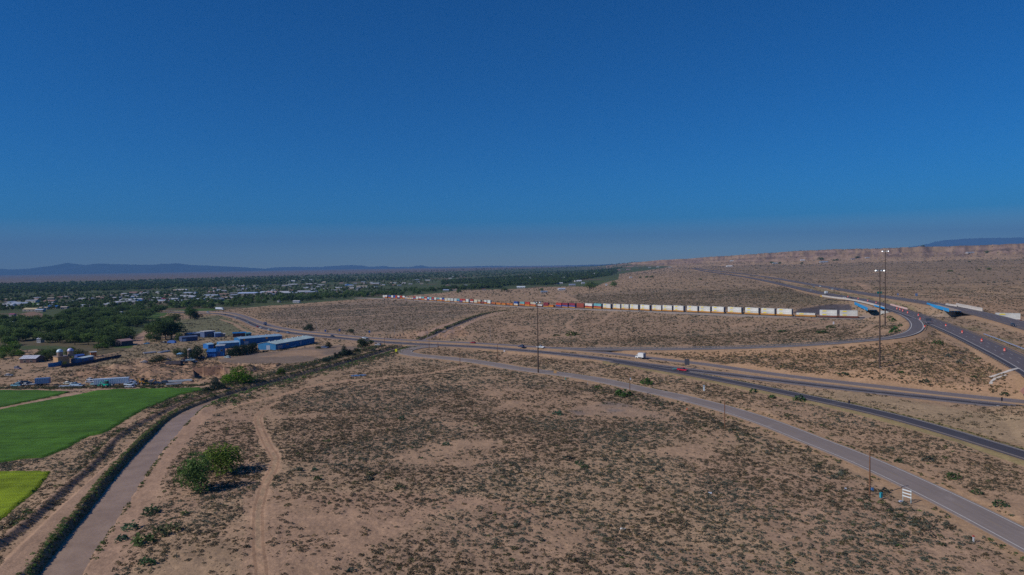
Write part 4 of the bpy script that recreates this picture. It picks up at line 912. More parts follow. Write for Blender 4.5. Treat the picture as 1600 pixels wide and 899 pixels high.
words = ['farthest back by the long white barrier','second from the back along the white barrier','just before the tall mast pole','between the mast pole and the pale barrier','at the start of the pink barrier','beside the pink barrier, first of a pair','beside the pink barrier, second of a pair','above the mouth of the loop ramp','at the gore where the loop ramp parts','on the shoulder past the pink barrier','at the tip of the ramp edge line','touching the dark arrow board','below the outer curve of the loop ramp','first one past the arrow board','second one past the arrow board','third one past the arrow board','nearest one, last of the row on the freeway']
bp_ = None
for (px, py), w_ in zip(BAR, words):
    P, h = on_road(px, py, 'southbound_freeway'); P.z += .0
    if w_.startswith('below'): P = Vector(gp(px, py)) 
    o = bp_ = barrel_proto() if bp_ is None else bp_
    if bp_.get('label'): o = copy_tree(bp_)
    o.location = P; o.scale = (1.5, 1.5, 1.4); o['label'] = 'orange red traffic barrel ' + w_; o['category'] = 'traffic barrel'; o['group'] = 'traffic barrels on the freeway'
conc = mat('pale_concrete', (.50,.46,.42), .85, var=.12, vscale=.5); conc2 = mat('tan_concrete', (.36,.29,.23), .9, var=.15, vscale=.4)
pinkc = mat('pinkish_concrete', (.60,.42,.38), .85, var=.1, vscale=.5); bluep = mat('bridge_blue', (.02,.33,.72), .45, var=.06, vscale=.3)
def wall_path(name, pts, h, w_, m, lab, cat, prof=True, ret=False):
    P = spl(np.array(pts), 3.0); T = np.gradient(P[:, :2], axis=0); T /= np.linalg.norm(T, axis=1)[:, None]; N_ = np.stack([T[:, 1], -T[:, 0]], 1)
    pr = [(-w_/2, 0), (-w_/2 * .95, .15 * h), (-w_/2 * .4, .4 * h), (-w_/2 * .35, h), (w_/2 * .35, h), (w_/2 * .4, .4 * h), (w_/2 * .95, .15 * h), (w_/2, 0)] if prof else [(-w_/2, 0), (-w_/2, h), (w_/2, h), (w_/2, 0)]
    V = np.concatenate([np.concatenate([P[:, :2] + N_ * o, P[:, 2:3] + z], 1)[:, None] for o, z in pr], 1); k = len(pr); n_ = len(P)
    ix = np.arange(n_ * k).reshape(n_, k); F = [[ix[i, j], ix[i, j+1], ix[i+1, j+1], ix[i+1, j]] for i in range(n_-1) for j in range(k-1)]
    b = MB(); b.poly(V.reshape(-1, 3), F + [list(ix[0]), list(ix[-1][::-1])], m); o = b.build(name); return tag(o, lab, cat)
def rp(l, z=None): return [tuple(at_z(a, b, c)) for a, b, c in l]
wall_path('concrete_barrier', rp([(1284.5,463.2,20.4),(1300,465.6,20.4),(1320,468,20.4),(1338,471,20.4),(1352,474,20.4),(1366,477.6,20.3),(1382,482.2,20.1)]), 1.5, .8, conc, 'long white concrete barrier along the freeway edge before the mast', 'barrier')
wall_path('concrete_barrier', rp([(1391.5,476.8,20.2),(1405,480.6,20),(1418,484,19.6)]), 1.3, .8, pinkc, 'pale pink concrete barrier in the freeway median', 'barrier')
wall_path('concrete_barrier', rp([(1478,476.6,20),(1487,478.2,20),(1495.5,479.4,19.8)]), 1.5, .8, conc, 'short white barrier on the far side of the far carriageway', 'barrier')
wall_path('concrete_barrier', rp([(1494,478.6,19.9),(1510,481.8,19.4),(1535,486.6,18.4)]), 2.6, .8, conc, 'tall pale concrete parapet on the far side of the far carriageway', 'barrier')
yc = obox('crash_cushion', None, 0, 0, 0, 3.0, 1.2, 1.2, mat('cushion_yellow', (.62,.40,.04), .5), tx=.7, ty=.8); P, h = on_road(1283, 463.6, 'southbound_freeway'); yc.location = at_z(1283, 463.8, 20.4); yc.rotation_euler[2] = h; tag(yc, 'yellow crash cushion at the end of the long white barrier', 'crash cushion')
galv = mat('galvanised_rail', (.30,.33,.38), .45, .4); blued = mat('bluish_rail', (.30,.44,.72), .4, .2); postm = mat('guard_post', (.16,.14,.13), .8); galvd = mat('weathered_rail', (.13,.14,.17), .6, .3)
def guardrail(pts, m, lab, off=0.0, spacing=3.8, h=.78):
    P = spl(np.array(pts), 2.0); T = np.gradient(P[:, :2], axis=0); T /= np.linalg.norm(T, axis=1)[:, None]; N_ = np.stack([T[:, 1], -T[:, 0]], 1); P[:, :2] += N_ * off
    root = empty('guardrail', tuple(P[0]), 0, lab, 'guardrail'); Q = P - P[0]; pr = [(.02, h - .36), (.07, h - .27), (.01, h - .18), (.07, h - .09), (.02, h)]
    V = np.concatenate([np.concatenate([Q[:, :2] + N_ * o, Q[:, 2:3] + z], 1)[:, None] for o, z in pr + [(o - .02, z) for o, z in pr[::-1]]], 1); k = V.shape[1]; n_ = len(Q); ix = np.arange(n_*k).reshape(n_, k)
    b = MB(); b.poly(V.reshape(-1, 3), [[ix[i, j], ix[i, (j+1) % k], ix[i+1, (j+1) % k], ix[i+1, j]] for i in range(n_-1) for j in range(k)], m); b.build('rail', root)
    L = np.concatenate([[0], np.cumsum(np.linalg.norm(np.diff(Q[:, :2], axis=0), axis=1))]); spacing = max(spacing, L[-1] / 96)
    pm = MB(); pm.box(0, 0, -.8, .16, .2, h + .78, postm); pm = pm.mesh('post')
    for t in np.arange(0, L[-1], spacing):
        x, y, z = (np.interp(t, L, Q[:, i]) for i in range(3)); o = link('post', pm, root); o.location = (x, y, z)
def road_edge(key, a, b_, off):
    P = ROAD[key][0]; px, py = proj(P); i = int(np.argmin(np.hypot(px - a[0], py - a[1]))); j = int(np.argmin(np.hypot(px - b_[0], py - b_[1])))
    if i > j: i, j = j, i
    Q = P[i:j+1:2]; T = np.gradient(Q[:, :2], axis=0); T /= np.linalg.norm(T, axis=1)[:, None]; N_ = np.stack([T[:, 1], -T[:, 0]], 1); Q = Q.copy(); Q[:, :2] += N_ * off; return Q
guardrail(road_edge('loop_ramp', (1428,518), (900,545), 4.4)[::2], galvd, 'long grey guardrail along the outer edge of the loop ramp')
guardrail(road_edge('loop_ramp', (1425,515), (1392,484), -4.5), galvd, 'short guardrail on the inside of the loop ramp curve')
guardrail(road_edge('southbound_freeway', (1468,507), (1620,580), 8.8), galvd, 'dark guardrail on the freeway shoulder above the brown slope', h=.95)
guardrail(rp([(1537,523.8,13.3),(1553,529.5,12.8),(1575,538,12.2),(1610,551.5,11.6)]), blued, 'bright blue grey guardrail beside the freeway median', h=.95)
guardrail(rp([(1557,637.5,2.9),(1570,639.6,2.9),(1585,641,2.9),(1615,644,2.9)]), galv, 'short blue grey guardrail beside the near highway at the frame edge', spacing=2.2, h=.95)

# ------------------------------------------------------------ bridges
def bridge(g0, g1, deckpts, pier, lab):
    """painted girder between two points, the deck beside it, abutments and pier"""
    g0 = Vector(at_z(*g0)); g1 = Vector(at_z(*g1)); deckpts = abs(deckpts); root = empty('road_bridge', g0, 0, lab, 'bridge'); d = (g1 - g0); L = d.length; rz = math.atan2(d.y, d.x); sl = d.z
    nx, ny = -math.sin(rz), math.cos(rz)
    def bar(name, off, z0, h, w_, m, a=0.0, b_=1.0):
        p, q = d * a, d * b_; o = Vector((nx * off, ny * off, 0)); P = []
        for e in (p, q):
            for s, zz in ((-w_/2, z0), (w_/2, z0), (w_/2, z0 + h), (-w_/2, z0 + h)): P.append((e.x + o.x + nx * s, e.y + o.y + ny * s, e.z + zz))
        mb = MB(); mb.poly(P, [(0,1,2,3),(4,7,6,5),(0,4,5,1),(1,5,6,2),(2,6,7,3),(3,7,4,0)], m); return mb.build(name, root)
    for k in range(5): bar('girder', deckpts * k / 4.0 if k else .2, -1.9, 2.5 if k == 0 else .9, .5 if k else .35, bluep)
    bar('deck', deckpts / 2, -.98, .34, abs(deckpts) - .3, conc2, -.02, 1.02)
    bar('abutment', deckpts / 2, -7.5, 6.4, abs(deckpts), conc2, .2, .23); bar('abutment', deckpts / 2, -7.5, 6.4, abs(deckpts), conc2, .77, .80)
    for k in range(4):
        mb = MB(); e = d * pier; o = Vector((nx, ny, 0)) * (deckpts * (k + .5) / 4); mb.tube((e.x + o.x, e.y + o.y, e.z - 8.5), (e.x + o.x, e.y + o.y, e.z - 1.9), .5, .5, conc2, 10); mb.build('pier_column', root)
    bar('pier_cap', deckpts / 2, -2.4, .45, abs(deckpts), conc2, pier - .012, pier + .012); return root
bridge((1335,472.8,20.2), (1355,482.2,19.7), -7.0, .5, 'freeway bridge over the railway with a bright blue girder, beside the loop ramp')
bridge((1448,474.2,20.7), (1482,483.6,20.3), -8.0, .5, 'farther freeway bridge with a long bright blue girder over the railway')
b = MB(); q = [at_z(*p) for p in ((1355,479.5,18.6),(1371,477.6,19.6),(1390,481.5,19.4),(1366,484.6,17.6))]; b.poly(q + [p - np.array([0, 0, .5]) for p in q], [(0,1,2,3),(7,6,5,4),(0,4,5,1),(1,5,6,2),(2,6,7,3),(3,7,4,0)], conc2)
tag(b.build('slope_paving'), 'tan concrete slope paving between the blue girder and the barrier', 'slope paving')
wall_path('bridge_parapet', rp([(1366,478.6,20.0),(1375,481,19.9),(1384,483.6,19.7)]), 1.1, .3, bluep, 'short bright blue parapet at the foot of the rear light mast', 'parapet', False)
wall_path('drainage_flume', [tuple(gp(a, b) + np.array([0, 0, .12])) for a, b in ((1547,590.5),(1565,584.5),(1580,579.5),(1592,576.5))], .25, 1.7, conc, 'concrete drainage flume running down the freeway embankment', 'flume', False)
wall_path('drainage_flume', [tuple(gp(a, b) + np.array([0, 0, .12])) for a, b in ((1548,600.5),(1555,592.5),(1572,587))], .22, 1.2, conc, 'shorter bent branch of the concrete drainage flume', 'flume', False)

# ------------------------------------------------------------ the train
def zt_at(s): return np.array([np.interp(s, TL, TRACK[:, i]) for i in range(3)])
TL = np.concatenate([[0], np.cumsum(np.linalg.norm(np.diff(TRACK[:, :2], axis=0), axis=1))]); tpx, _ = proj(TRACK)
W_, Gr, Tn, Rd, Bl, Te, Or, Rb, Mr, Lb = (.57,.57,.54), (.48,.52,.5), (.50,.45,.34), (.34,.045,.03), (.025,.08,.30), (.12,.33,.36), (.50,.15,.03), (.26,.06,.04), (.20,.03,.045), (.30,.45,.60)
CN_ = {W_: 'white', Gr: 'pale grey green', Tn: 'tan', Rd: 'red', Bl: 'blue', Te: 'teal', Or: 'orange', Rb: 'rust red', Mr: 'maroon', Lb: 'light blue'}
ST = [(600.5,W_,W_),(604,W_,Rd),(609.5,Bl,Rd),(613.5,W_,W_),(617,Bl,Bl),(620,Rd,Rd),(623.5,W_,Bl),(627.5,Rd,Rb),(631.5,W_,Rd),(635,None,W_),(638.5,None,W_),(641.8,None,Tn),(645,None,W_),(648.5,Rd,Bl),(652.5,W_,Gr),(657,Gr,Rd),(661.5,Te,Rd),(666,Rd,W_),(670,Lb,Bl),(673.5,Te,W_),(677,Rd,Bl),(681,W_,Tn),(685.5,Te,Rd),(689.5,W_,Or),(693.5,Bl,Or),(697.5,Tn,Gr),(702,Gr,Tn),(707,Gr,Gr),(712.5,Gr,Gr),(717,Te,Bl),(721.5,Rd,Bl),(726,Rd,Tn),(731,W_,Gr),(738,Rd,W_),(744,Tn,Gr),(749.5,Tn,Rb),(755,None,Rb),(759.5,Gr,Rd),(765,Gr,W_),
 (772,None,Or),(780,None,Or),(788,None,Or),(795,None,Or),(800,None,Or),(807,Bl,W_),(817,Te,Or),(825,Rd,Or),(834,Tn,Rd),(844,None,W_),(854,Mr,Mr),(862,None,Or),(874,Rd,Bl),(884,Mr,Bl),(895,Mr,Bl),(908,Rb,Rb),(921,W_,Rd),(935,Te,Rd)]
JB = [949.5,965,978,992,1009,1027.5,1044,1061.5,1083,1102.5,1123,1149,1176,1201,1226.5,1259.5,1294.5,1326]
ALLC = [(s[0], s[1], s[2], False) for s in ST] + [(x, W_ if x != 1259.5 else None, W_, True) for x in JB] + [(1391, W_, W_, False), (1574.5, W_, W_, True)]
ss = np.array([np.interp(c[0], tpx, TL) for c in ALLC])
yell = mat('logo_yellow', (.72,.58,.02), .6); door_shade = mat('container_door', (.16,.17,.23), .6); sill_y = mat('well_yellow', (.42,.20,.045), .7, var=.2, vscale=.6); sill_r = mat('well_rust', (.17,.065,.045), .8, var=.2, vscale=.6); bogm = mat('bogie_black', (.035,.03,.03), .8)  # dark door end of white containers has its shade painted into the colour
CM = {}
def cont_mesh(c, L, jb):
    k = (c, round(L, 0), jb)
    if k in CM: return CM[k]
    L = round(L, 0); m = mat('container_' + CN_[c].replace(' ', '_'), c, .55, var=.16, vscale=.35, rnd=.14); fr = m
    b = MB(); H = 2.88; n_ = max(4, int(L / .55)); hw = 1.28
    # corrugated sides as real ribs
    xs = np.linspace(-L/2 + .15, L/2 - .15, n_ * 2 + 1)
    for s in (-1, 1):
        P = []; F = []
        for i, x in enumerate(xs):
            o = .04 if i % 2 else .0
            P += [(x, s * (hw - .05 + o), .16), (x, s * (hw - .05 + o), H - .12)]
        F = [(2*i, 2*i+2, 2*i+3, 2*i+1) for i in range(len(xs) - 1)]; b.poly(P, F, m)
        b.box(0, s * (hw - .04), 0, L, .1, .17, fr); b.box(0, s * (hw - .04), H - .13, L, .1, .13, fr)
        for x in (-L/2 + .08, L/2 - .08): b.box(x, s * (hw - .07), .17, .16, .16, H - .3, fr)
    b.box(0, 0, H - .06, L - .02, 2 * hw - .06, .05, m); b.box(0, 0, .0, L - .02, 2 * hw - .1, .1, m); b.box(-L/2 + .05, 0, .1, .08, 2 * hw - .2, H - .2, m)
    body = b.mesh('container_body')
    d = MB(); d.box(L/2 - .03, 0, .12, .09, 2 * hw - .24, H - .26, door_shade if jb else m)
    for yy in (-.75, -.25, .25, .75): d.tube((L/2 + .04, yy, .2), (L/2 + .04, yy, H - .2), .025, .025, chrome, 5)
    lg = None
    if jb:
        lg = MB()
        for s in (-1, 1):      # the yellow scroll shaped emblem: rounded bar with a notched tail
            y = s * (hw + .012); pts = [(-L*.36, 1.75), (-L*.345, 2.15), (-L*.29, 2.4), (-L*.17, 2.45), (-L*.10, 2.3), (-L*.085, 2.0), (-L*.12, 1.72), (-L*.2, 1.62), (-L*.30, 1.6)]
            lg.poly([(a, y, z) for a, z in pts] + [(a, y + s * .012, z) for a, z in pts], [tuple(range(9)), tuple(range(9, 18))[::-1]] + [(i, (i+1) % 9, 9 + (i+1) % 9, 9 + i) for i in range(9)], yell)
        lg = lg.mesh('emblem')
    CM[k] = (body, d.mesh('door_end'), lg); return CM[k]
def add_cont(c, P, rz, L, lab, jb, grp):
    r_ = empty('shipping_container', P, rz, lab, 'container', grp); body, door, lg = cont_mesh(c, L, jb)
    link('container_body', body, r_); link('door_end', door, r_)
    if lg: link('emblem', lg, r_)
WC = {}
ordw = ['first','second','third','fourth','fifth','sixth','seventh','eighth','ninth','tenth','eleventh','twelfth','thirteenth','fourteenth','fifteenth','sixteenth','seventeenth','eighteenth']
for i, (cx, up, lo, jb) in enumerate(ALLC):
    s = ss[i]; gap = min([abs(ss[j] - s) for j in range(len(ss)) if j != i and abs(ss[j] - s) > 1] + [17.5]); L = min(16.0, max(7.0, gap * .86))
    P = zt_at(s); q = zt_at(s + 3) - zt_at(s - 3); rz = math.atan2(q[1], q[0]); pitch_ = L + 2
    if jb:
        k = JB.index(cx) if cx in JB else -1
        wh = ('%s white stack from the blue girder bridge' % ordw[len(JB) - 1 - k] if 0 < len(JB) - 1 - k else 'the white stack nearest the blue girder bridge') if k >= 0 else 'the stack beyond the far carriageway'
    elif cx == 1391: wh = 'the stack hidden under the bridges'
    else:
        def nm(j): 
            a = ALLC[j]; return ((CN_[a[1]] + ' over ') if a[1] else 'single ').replace('pale grey green','grey') + CN_[a[2]].replace('pale grey green','grey')
        wh = 'the ' + nm(i) + ' load after ' + (nm(i-1) if i else 'the trees')
    zb = P[2] + .55
    same = (lambda t: 'containers on the freight train')
    add_cont(lo, (P[0], P[1], zb), rz, L, ('lower ' if up else 'single ') + CN_[lo] + ' container, ' + wh, jb, 'containers on the freight train')
    if up: add_cont(up, (P[0], P[1], zb + 2.91), rz, L, 'upper ' + CN_[up] + ' container of ' + wh, jb, 'containers on the freight train')
    k = (round(L, 0), bool(jb and k_ok) if False else (cx > 1270 or cx < 940 and i % 3 == 0))
    if k not in WC:
        LL = round(L, 0); sm = sill_r if k[1] else sill_y; b = MB()
        for sd_ in (-1, 1): b.box(0, sd_ * 1.40, .45, LL + .5, .14, 1.15, sm); b.box(0, sd_ * 1.40, 1.6, LL + .5, .22, .1, sm)
        for e in (-1, 1): b.box(e * (LL/2 + .45), 0, .85, .8, 2.6, .5, sm)
        b.box(0, 0, .38, LL, 2.6, .12, sm); fm = b.mesh('well_frame'); b = MB()
        b.box(0, 0, .35, 2.2, 2.2, .35, bogm)
        for x in (-.8, .8):
            for sd_ in (-1, 1): b.tube((x, sd_ * .72 - .06, .42), (x, sd_ * .72 + .06, .42), .42, .42, bogm, 10)
        WC[k] = (fm, b.mesh('bogie'), LL)
    fm, bg_, LL = WC[k]; r_ = empty('well_car', (P[0], P[1], P[2] + .12), rz, 'low rail car carrying ' + wh, 'rail car', 'rail cars of the freight train')
    link('well_frame', fm, r_)
    for e in (-1, 1): o = link('bogie', bg_, r_); o.location = (e * (LL/2 + .2), 0, 0)

# ------------------------------------------------------------ masts, poles, signs
brownp = mat('weathered_steel_brown', (.085,.06,.05), .75, .2, var=.1, vscale=.5); woodp = mat('pole_wood', (.17,.085,.05), .9, var=.25, vscale=2.0); lampm = mat('lamp_housing', (.62,.68,.74), .35, .2); wirem = mat('wire_black', (.02,.02,.02), .6)
def high_mast(px, py, ptop, lab):
    P = gp(px, py); D = P[1]; top = at_d(ptop[0], ptop[1], D); H = top[2] - P[2]; r_ = empty('high_mast_light', P, 0, lab, 'light mast')
    b = MB(); n_ = 5
    for i in range(n_): b.tube((0, 0, H * i / n_), (0, 0, H * (i + 1) / n_), .42 - .05 * i, .42 - .05 * (i + 1), brownp, 10)
    b.box(0, 0, -.3, 1.5, 1.5, .5, conc2); b.build('pole', r_)
    b = MB()
    for i in range(12):
        a0, a1 = 2 * math.pi * i / 12, 2 * math.pi * (i + 1) / 12; b.tube((1.25 * math.cos(a0), 1.25 * math.sin(a0), H - .7), (1.25 * math.cos(a1), 1.25 * math.sin(a1), H - .7), .09, .09, brownp, 6)
    for i in range(6): a0 = math.pi / 3 * i; b.tube((0, 0, H - .5), (1.25 * math.cos(a0), 1.25 * math.sin(a0), H - .7), .06, .06, brownp, 5)
    b.build('ring', r_)
    b = MB(); b.box(0, 0, 0, .55, .4, .3, chrome); b.box(.05, 0, -.45, .75, .65, .45, lampm, tx=.5, ty=.5); lm = b.mesh('lamp_head')
    for i in range(6): a0 = math.pi / 3 * i + .3; o = link('lamp_head', lm, r_); o.location = (1.75 * math.cos(a0), 1.75 * math.sin(a0), H - .55); o.rotation_euler[2] = a0
high_mast(841, 583.5, (839.8, 470.5), 'tall dark light mast standing alone beside the frontage road')
high_mast(1374.5, 574.5, (1373, 420.5), 'tall light mast at the foot of the brown slope, the lower of a pair')
high_mast(1383, 510, (1381.3, 391), 'tallest light mast, rising past the horizon inside the loop ramp')
def utility_pole(px, py, ytop, lab, arm=True, dang=0.0):
    P = gp(px, py); top = at_d(px, ytop, P[1]); H = top[2] - P[2]; r_ = empty('utility_pole', P, dang, lab, 'utility pole', 'utility poles along the frontage road')
    b = MB(); b.tube((0, 0, -.2), (0, 0, H * .5), .20, .17, woodp, 8); b.tube((0, 0, H * .5), (0, 0, H), .17, .13, woodp, 8); b.build('pole', r_)
    if arm:
        b = MB(); b.box(0, 0, H - .55, 1.5, .12, .14, woodp); b.build('crossarm', r_)
        for x in (-.65, 0, .65): b = MB(); b.tube((x, 0, H - .4 if x else H), (x, 0, (H - .4 if x else H) + .22), .07, .05, lampm, 6); b.build('insulator', r_)
    return r_
utility_pole(1359, 773.5, 706, 'brown wooden utility pole nearest the striped barricade', False)
utility_pole(1132.4, 668.5, 626, 'wooden utility pole midway along the frontage road', False)
b = utility_pole(984.2, 617, 585.5, 'wooden utility pole standing in a bright green bush', False)
P = gp(984.2, 617); o = obox('transformer', b, .25, -.15, 0, .5, .5, .9, lampm); o.location.z = 6.6
for px, py, yt, lab in [(777.5,562,537,'thin dark utility pole below the highway, right of the red car'),(718.8,572,544,'utility pole on the near side of the frontage road by the dirt turnoff'),(670.6,546,528.5,'utility pole at the frontage road junction'),(684.3,544.8,535,'short utility pole just right of the junction pole'),(601,538.5,527.5,'small utility pole left of the canal culvert')]: utility_pole(px, py, yt, lab, True, -.4)
def lamp_post(px, py, ytop, lab):
    P = gp(px, py); H = at_d(px, ytop, P[1])[2] - P[2]; r_ = empty('street_lamp', P, 0, lab, 'street lamp', 'street lamps along the highway')
    b = MB(); b.tube((0, 0, 0), (0, 0, H), .12, .07, galv, 7); b.tube((0, 0, H), (0, -2.2, H + .4), .05, .04, galv, 6); b.build('pole', r_); obox('lamp_head', r_, 0, -2.5, H + .3, .3, .8, .16, lampm)
for px, py, yt, lab in [(766,534.5,511.5,'thin pale street lamp right of the canal and trails'),(616.8,523.5,508,'thin pale street lamp beyond the highway, left of the canal'),(495,520,505,'faint street lamp beyond the highway near the warehouse'),(449,512,498,'faint street lamp at the start of the highway bend'),(684.5,528.5,518,'street lamp just beyond the canal crossing'),(668,529,513,'street lamp on the left bank of the canal crossing')]: lamp_post(px, py, yt, lab)
def sign(name, px, py, w_, h, zc, colr, lab, cat, posts=2, face=None, yaw=0.0, shape='rect', P=None, back=None):
    P = gp(px, py) if P is None else P; r_ = empty(name, P, yaw, lab, cat); m = mat('sign_%s' % lab[:14], colr, .5, var=.05, vscale=.8)
    b = MB()
    if shape == 'rect': b.box(0, 0, zc - h/2, w_, .08, h, m)
    else: b.poly([(0, -.04, zc - h/2), (w_/2, -.04, zc), (0, -.04, zc + h/2), (-w_/2, -.04, zc), (0, .04, zc - h/2), (w_/2, .04, zc), (0, .04, zc + h/2), (-w_/2, .04, zc)], [(0,1,2,3),(7,6,5,4),(0,4,5,1),(1,5,6,2),(2,6,7,3),(3,7,4,0)], m)
    b.build('panel', r_)
    for i in range(posts):
        x = 0 if posts == 1 else (-.5 + i / (posts - 1)) * w_ * .62; b = MB(); b.tube((x, .1, -.2), (x, .1, zc + h * .3), .07, .07, chrome, 6); b.build('post', r_)
    return r_
sign('road_sign', 1073.5, 576.2, 2.6, 3.2, 3.6, (.05,.05,.065), 'dark back of a two post road sign beside the red pickup', 'sign', yaw=-.5)
sign('road_sign', 867.5, 584.5, 1.6, 1.5, 1.1, (.45,.27,.12), 'small tan board at the frontage road right of the light mast', 'sign', yaw=-.2)
sign('warning_sign', 619, 551.5, 1.5, 1.9, 1.7, (.50,.52,.02), 'yellow green warning sign on the outside of the frontage road hook', 'sign', 1, yaw=-.3)
sign('road_sign', 1326.8, 634.5, 1.0, 1.2, 1.6, (.13,.10,.10), 'small brown sign on the edge of the dark ramp', 'sign', 1, yaw=.3)
sign('road_sign', 1565.3, 632.8, .8, 1.4, 2.2, (.08,.07,.07), 'narrow dark sign at the end of the short guardrail', 'sign', 1, yaw=.3)
sign('construction_sign', 1599, 619.5, 3.0, 3.0, 2.2, (.66,.36,.30), 'pale orange pink diamond roadwork sign at the frame edge', 'sign', 1, shape='diamond')
P, h = on_road(1392, 463.5, 'northbound_freeway'); sign('road_sign', 0, 0, 1.8, 2.0, 2.2, (.12,.2,.38), 'small blue sign on the far carriageway right of the masts', 'sign', 1, P=P + Vector((9, 3, -.2)))
P, h = on_road(1432, 469, 'northbound_freeway'); sign('road_sign', 0, 0, 2.6, 2.8, 2.6, (.12,.2,.38), 'larger blue sign beyond the far carriageway', 'sign', 1, P=gp(1432, 464.5))
P = at_z(1374.0, 462.5, 19.5); sign('highway_sign', 0, 0, 5.4, 2.4, 3.7, (.0,.16,.13), 'green highway sign seen just behind the lower light mast', 'sign', 2, P=P)
for px, py, lab in [(508.5,520.5,'lower blue sign behind the highway above the warehouse end'),(530.5,519.3,'tall blue sign beyond the highway, the higher of two'),(577.3,522,'tiny blue sign beyond the highway near the leafy trees')]: sign('road_sign', px, py, 1.6, 1.9, 2.0, (.02,.07,.25), lab, 'sign', 1)
# striped barricade beside the frontage road
P = gp(1417, 785.5); bc_ = empty('road_barricade', P, math.radians(-38), 'white barricade with three slanted rails beside the frontage road', 'barricade')
wbp = mat('barricade_white', (.66,.72,.74), .5, var=.05)
for x in (-.85, .85): b = MB(); b.box(x, 0, 0, .10, .10, 3.2, mat('barricade_post', (.38,.55,.60), .5)); b.box(x, 0, 0, .14, 1.1, .1, chrome); b.build('upright', bc_)
redb = mat('barricade_red', (.42,.10,.09), .5)
for z in (1.45, 2.2, 2.95):
    b = MB(); b.poly([(-.95,-.12,z),(.95,-.12,z-.28),(.95,-.12,z),(-.95,-.12,z+.28),(-.95,-.06,z),(.95,-.06,z-.28),(.95,-.06,z),(-.95,-.06,z+.28)], [(0,1,2,3),(7,6,5,4),(0,4,5,1),(1,5,6,2),(2,6,7,3),(3,7,4,0)], wbp); b.build('rail', bc_)
# utility cabinets and small markers
P = gp(1376.6, 781); o = empty('telecom_pedestal', P, .3, 'small teal utility pedestal between the pole and the barricade', 'utility box')
tealm = mat('pedestal_teal', (.03,.30,.38), .5); b = MB(); b.box(0, 0, .5, .55, .45, 1.1, tealm); b.box(0, 0, 1.6, .62, .52, .12, tealm); b.build('cabinet', o); b = MB(); b.tube((-.2, 0, 0), (-.2, 0, .5), .04, .04, chrome); b.tube((.2, 0, 0), (.2, 0, .5), .04, .04, chrome); b.build('stand', o)
P = gp(1363, 767.5); o = empty('meter_box', P, 0, 'small blue box at the foot of the nearest wooden pole', 'utility box'); b = MB(); b.box(0, 0, .1, .5, .4, .75, mat('meter_blue', (.06,.18,.42), .5)); b.build('box', o); b = MB(); b.box(0, 0, .85, .56, .46, .08, chrome); b.build('lid', o)
P = gp(1407, 784.5); o = empty('concrete_block', P, .3, 'pale blue block lying left of the barricade', 'block'); b = MB(); b.box(0, 0, 0, .8, .4, .3, mat('block_pale', (.42,.5,.66), .7), tx=.9, ty=.9); b.build('block', o)
def marker(px, py, h, c, lab, w_=.16, cap=None, cat='marker post'):
    P = gp(px, py); o = empty('marker_post', P, 0, lab, cat); b = MB(); b.box(0, 0, 0, w_, w_ * .7, h, paint(c), tx=.85, ty=.85); b.build('post', o)
    if cap: b = MB(); b.box(0, 0, h, w_ * 1.3, w_ * .9, h * .18, paint(cap)); b.build('cap', o)
marker(1100, 611, 2.2, (.6,.68,.72), 'white utility marker post between the ramp and the frontage road', .7, (.4,.45,.5)); marker(1521, 848.5, 1.3, (.6,.62,.64), 'white marker post with a red tip at the frontage road edge', .28, (.45,.06,.04))
marker(918, 602, 1.6, (.55,.5,.5), 'thin pale marker post on the scrub edge by the frontage road', .18); marker(1073.5, 641.5, .9, (.7,.12,.03), 'small orange marker in the scrub below the frontage road', .5)
marker(1302.5, 506.8, 1.8, (.6,.62,.66), 'small white marker below the red brown strip by the train', .9); marker(883.5, 593.5, 1.1, (.10,.28,.22), 'small green pedestal in the scrub near the tan board', .6)
marker(788, 550, 1.2, (.7,.7,.72), 'small white marker on the slope right of the thin pole', 1.0)
def debris(px, py, w_, c, lab, h=.22):
    P = gp(px, py); o = empty('litter_board', P, RNG.uniform(-.4, .1), lab, 'debris'); b = MB(); b.box(0, 0, 0, w_, .55, h, paint(c), tx=.9, ty=.7); b.build('board', o)
debris(973.5, 827, 1.25, (.75,.75,.75), 'white scrap board lying in the open scrub'); debris(1109.5, 770.8, .95, (.42,.5,.62), 'pale blue grey scrap lying in the scrub'); debris(1321, 764.5, .5, (.5,.56,.7), 'tiny pale scrap left of the nearest wooden pole', .3)
# black and white equipment by the track
P = gp(858, 480.5); o = empty('signal_cabinet', P, .1, 'white and black equipment cabinet at the track by the lone mast', 'equipment'); b = MB(); b.box(-2.6, 0, 0, 1.8, 1.6, 2.4, paint((.7,.72,.75))); b.build('cabinet', o); b = MB(); b.box(2.0, 0, 0, 6.0, 2.2, 1.6, paint((.03,.03,.04)), tx=.8); b.build('housing', o)
P = gp(642, 543.5); o = empty('culvert_headwall', P, .1, 'grey concrete culvert headwall where the canal meets the road', 'headwall'); b = MB(); b.box(3, 3.5, -1.6, 12, .5, 2.5, conc2); b.build('wall', o)
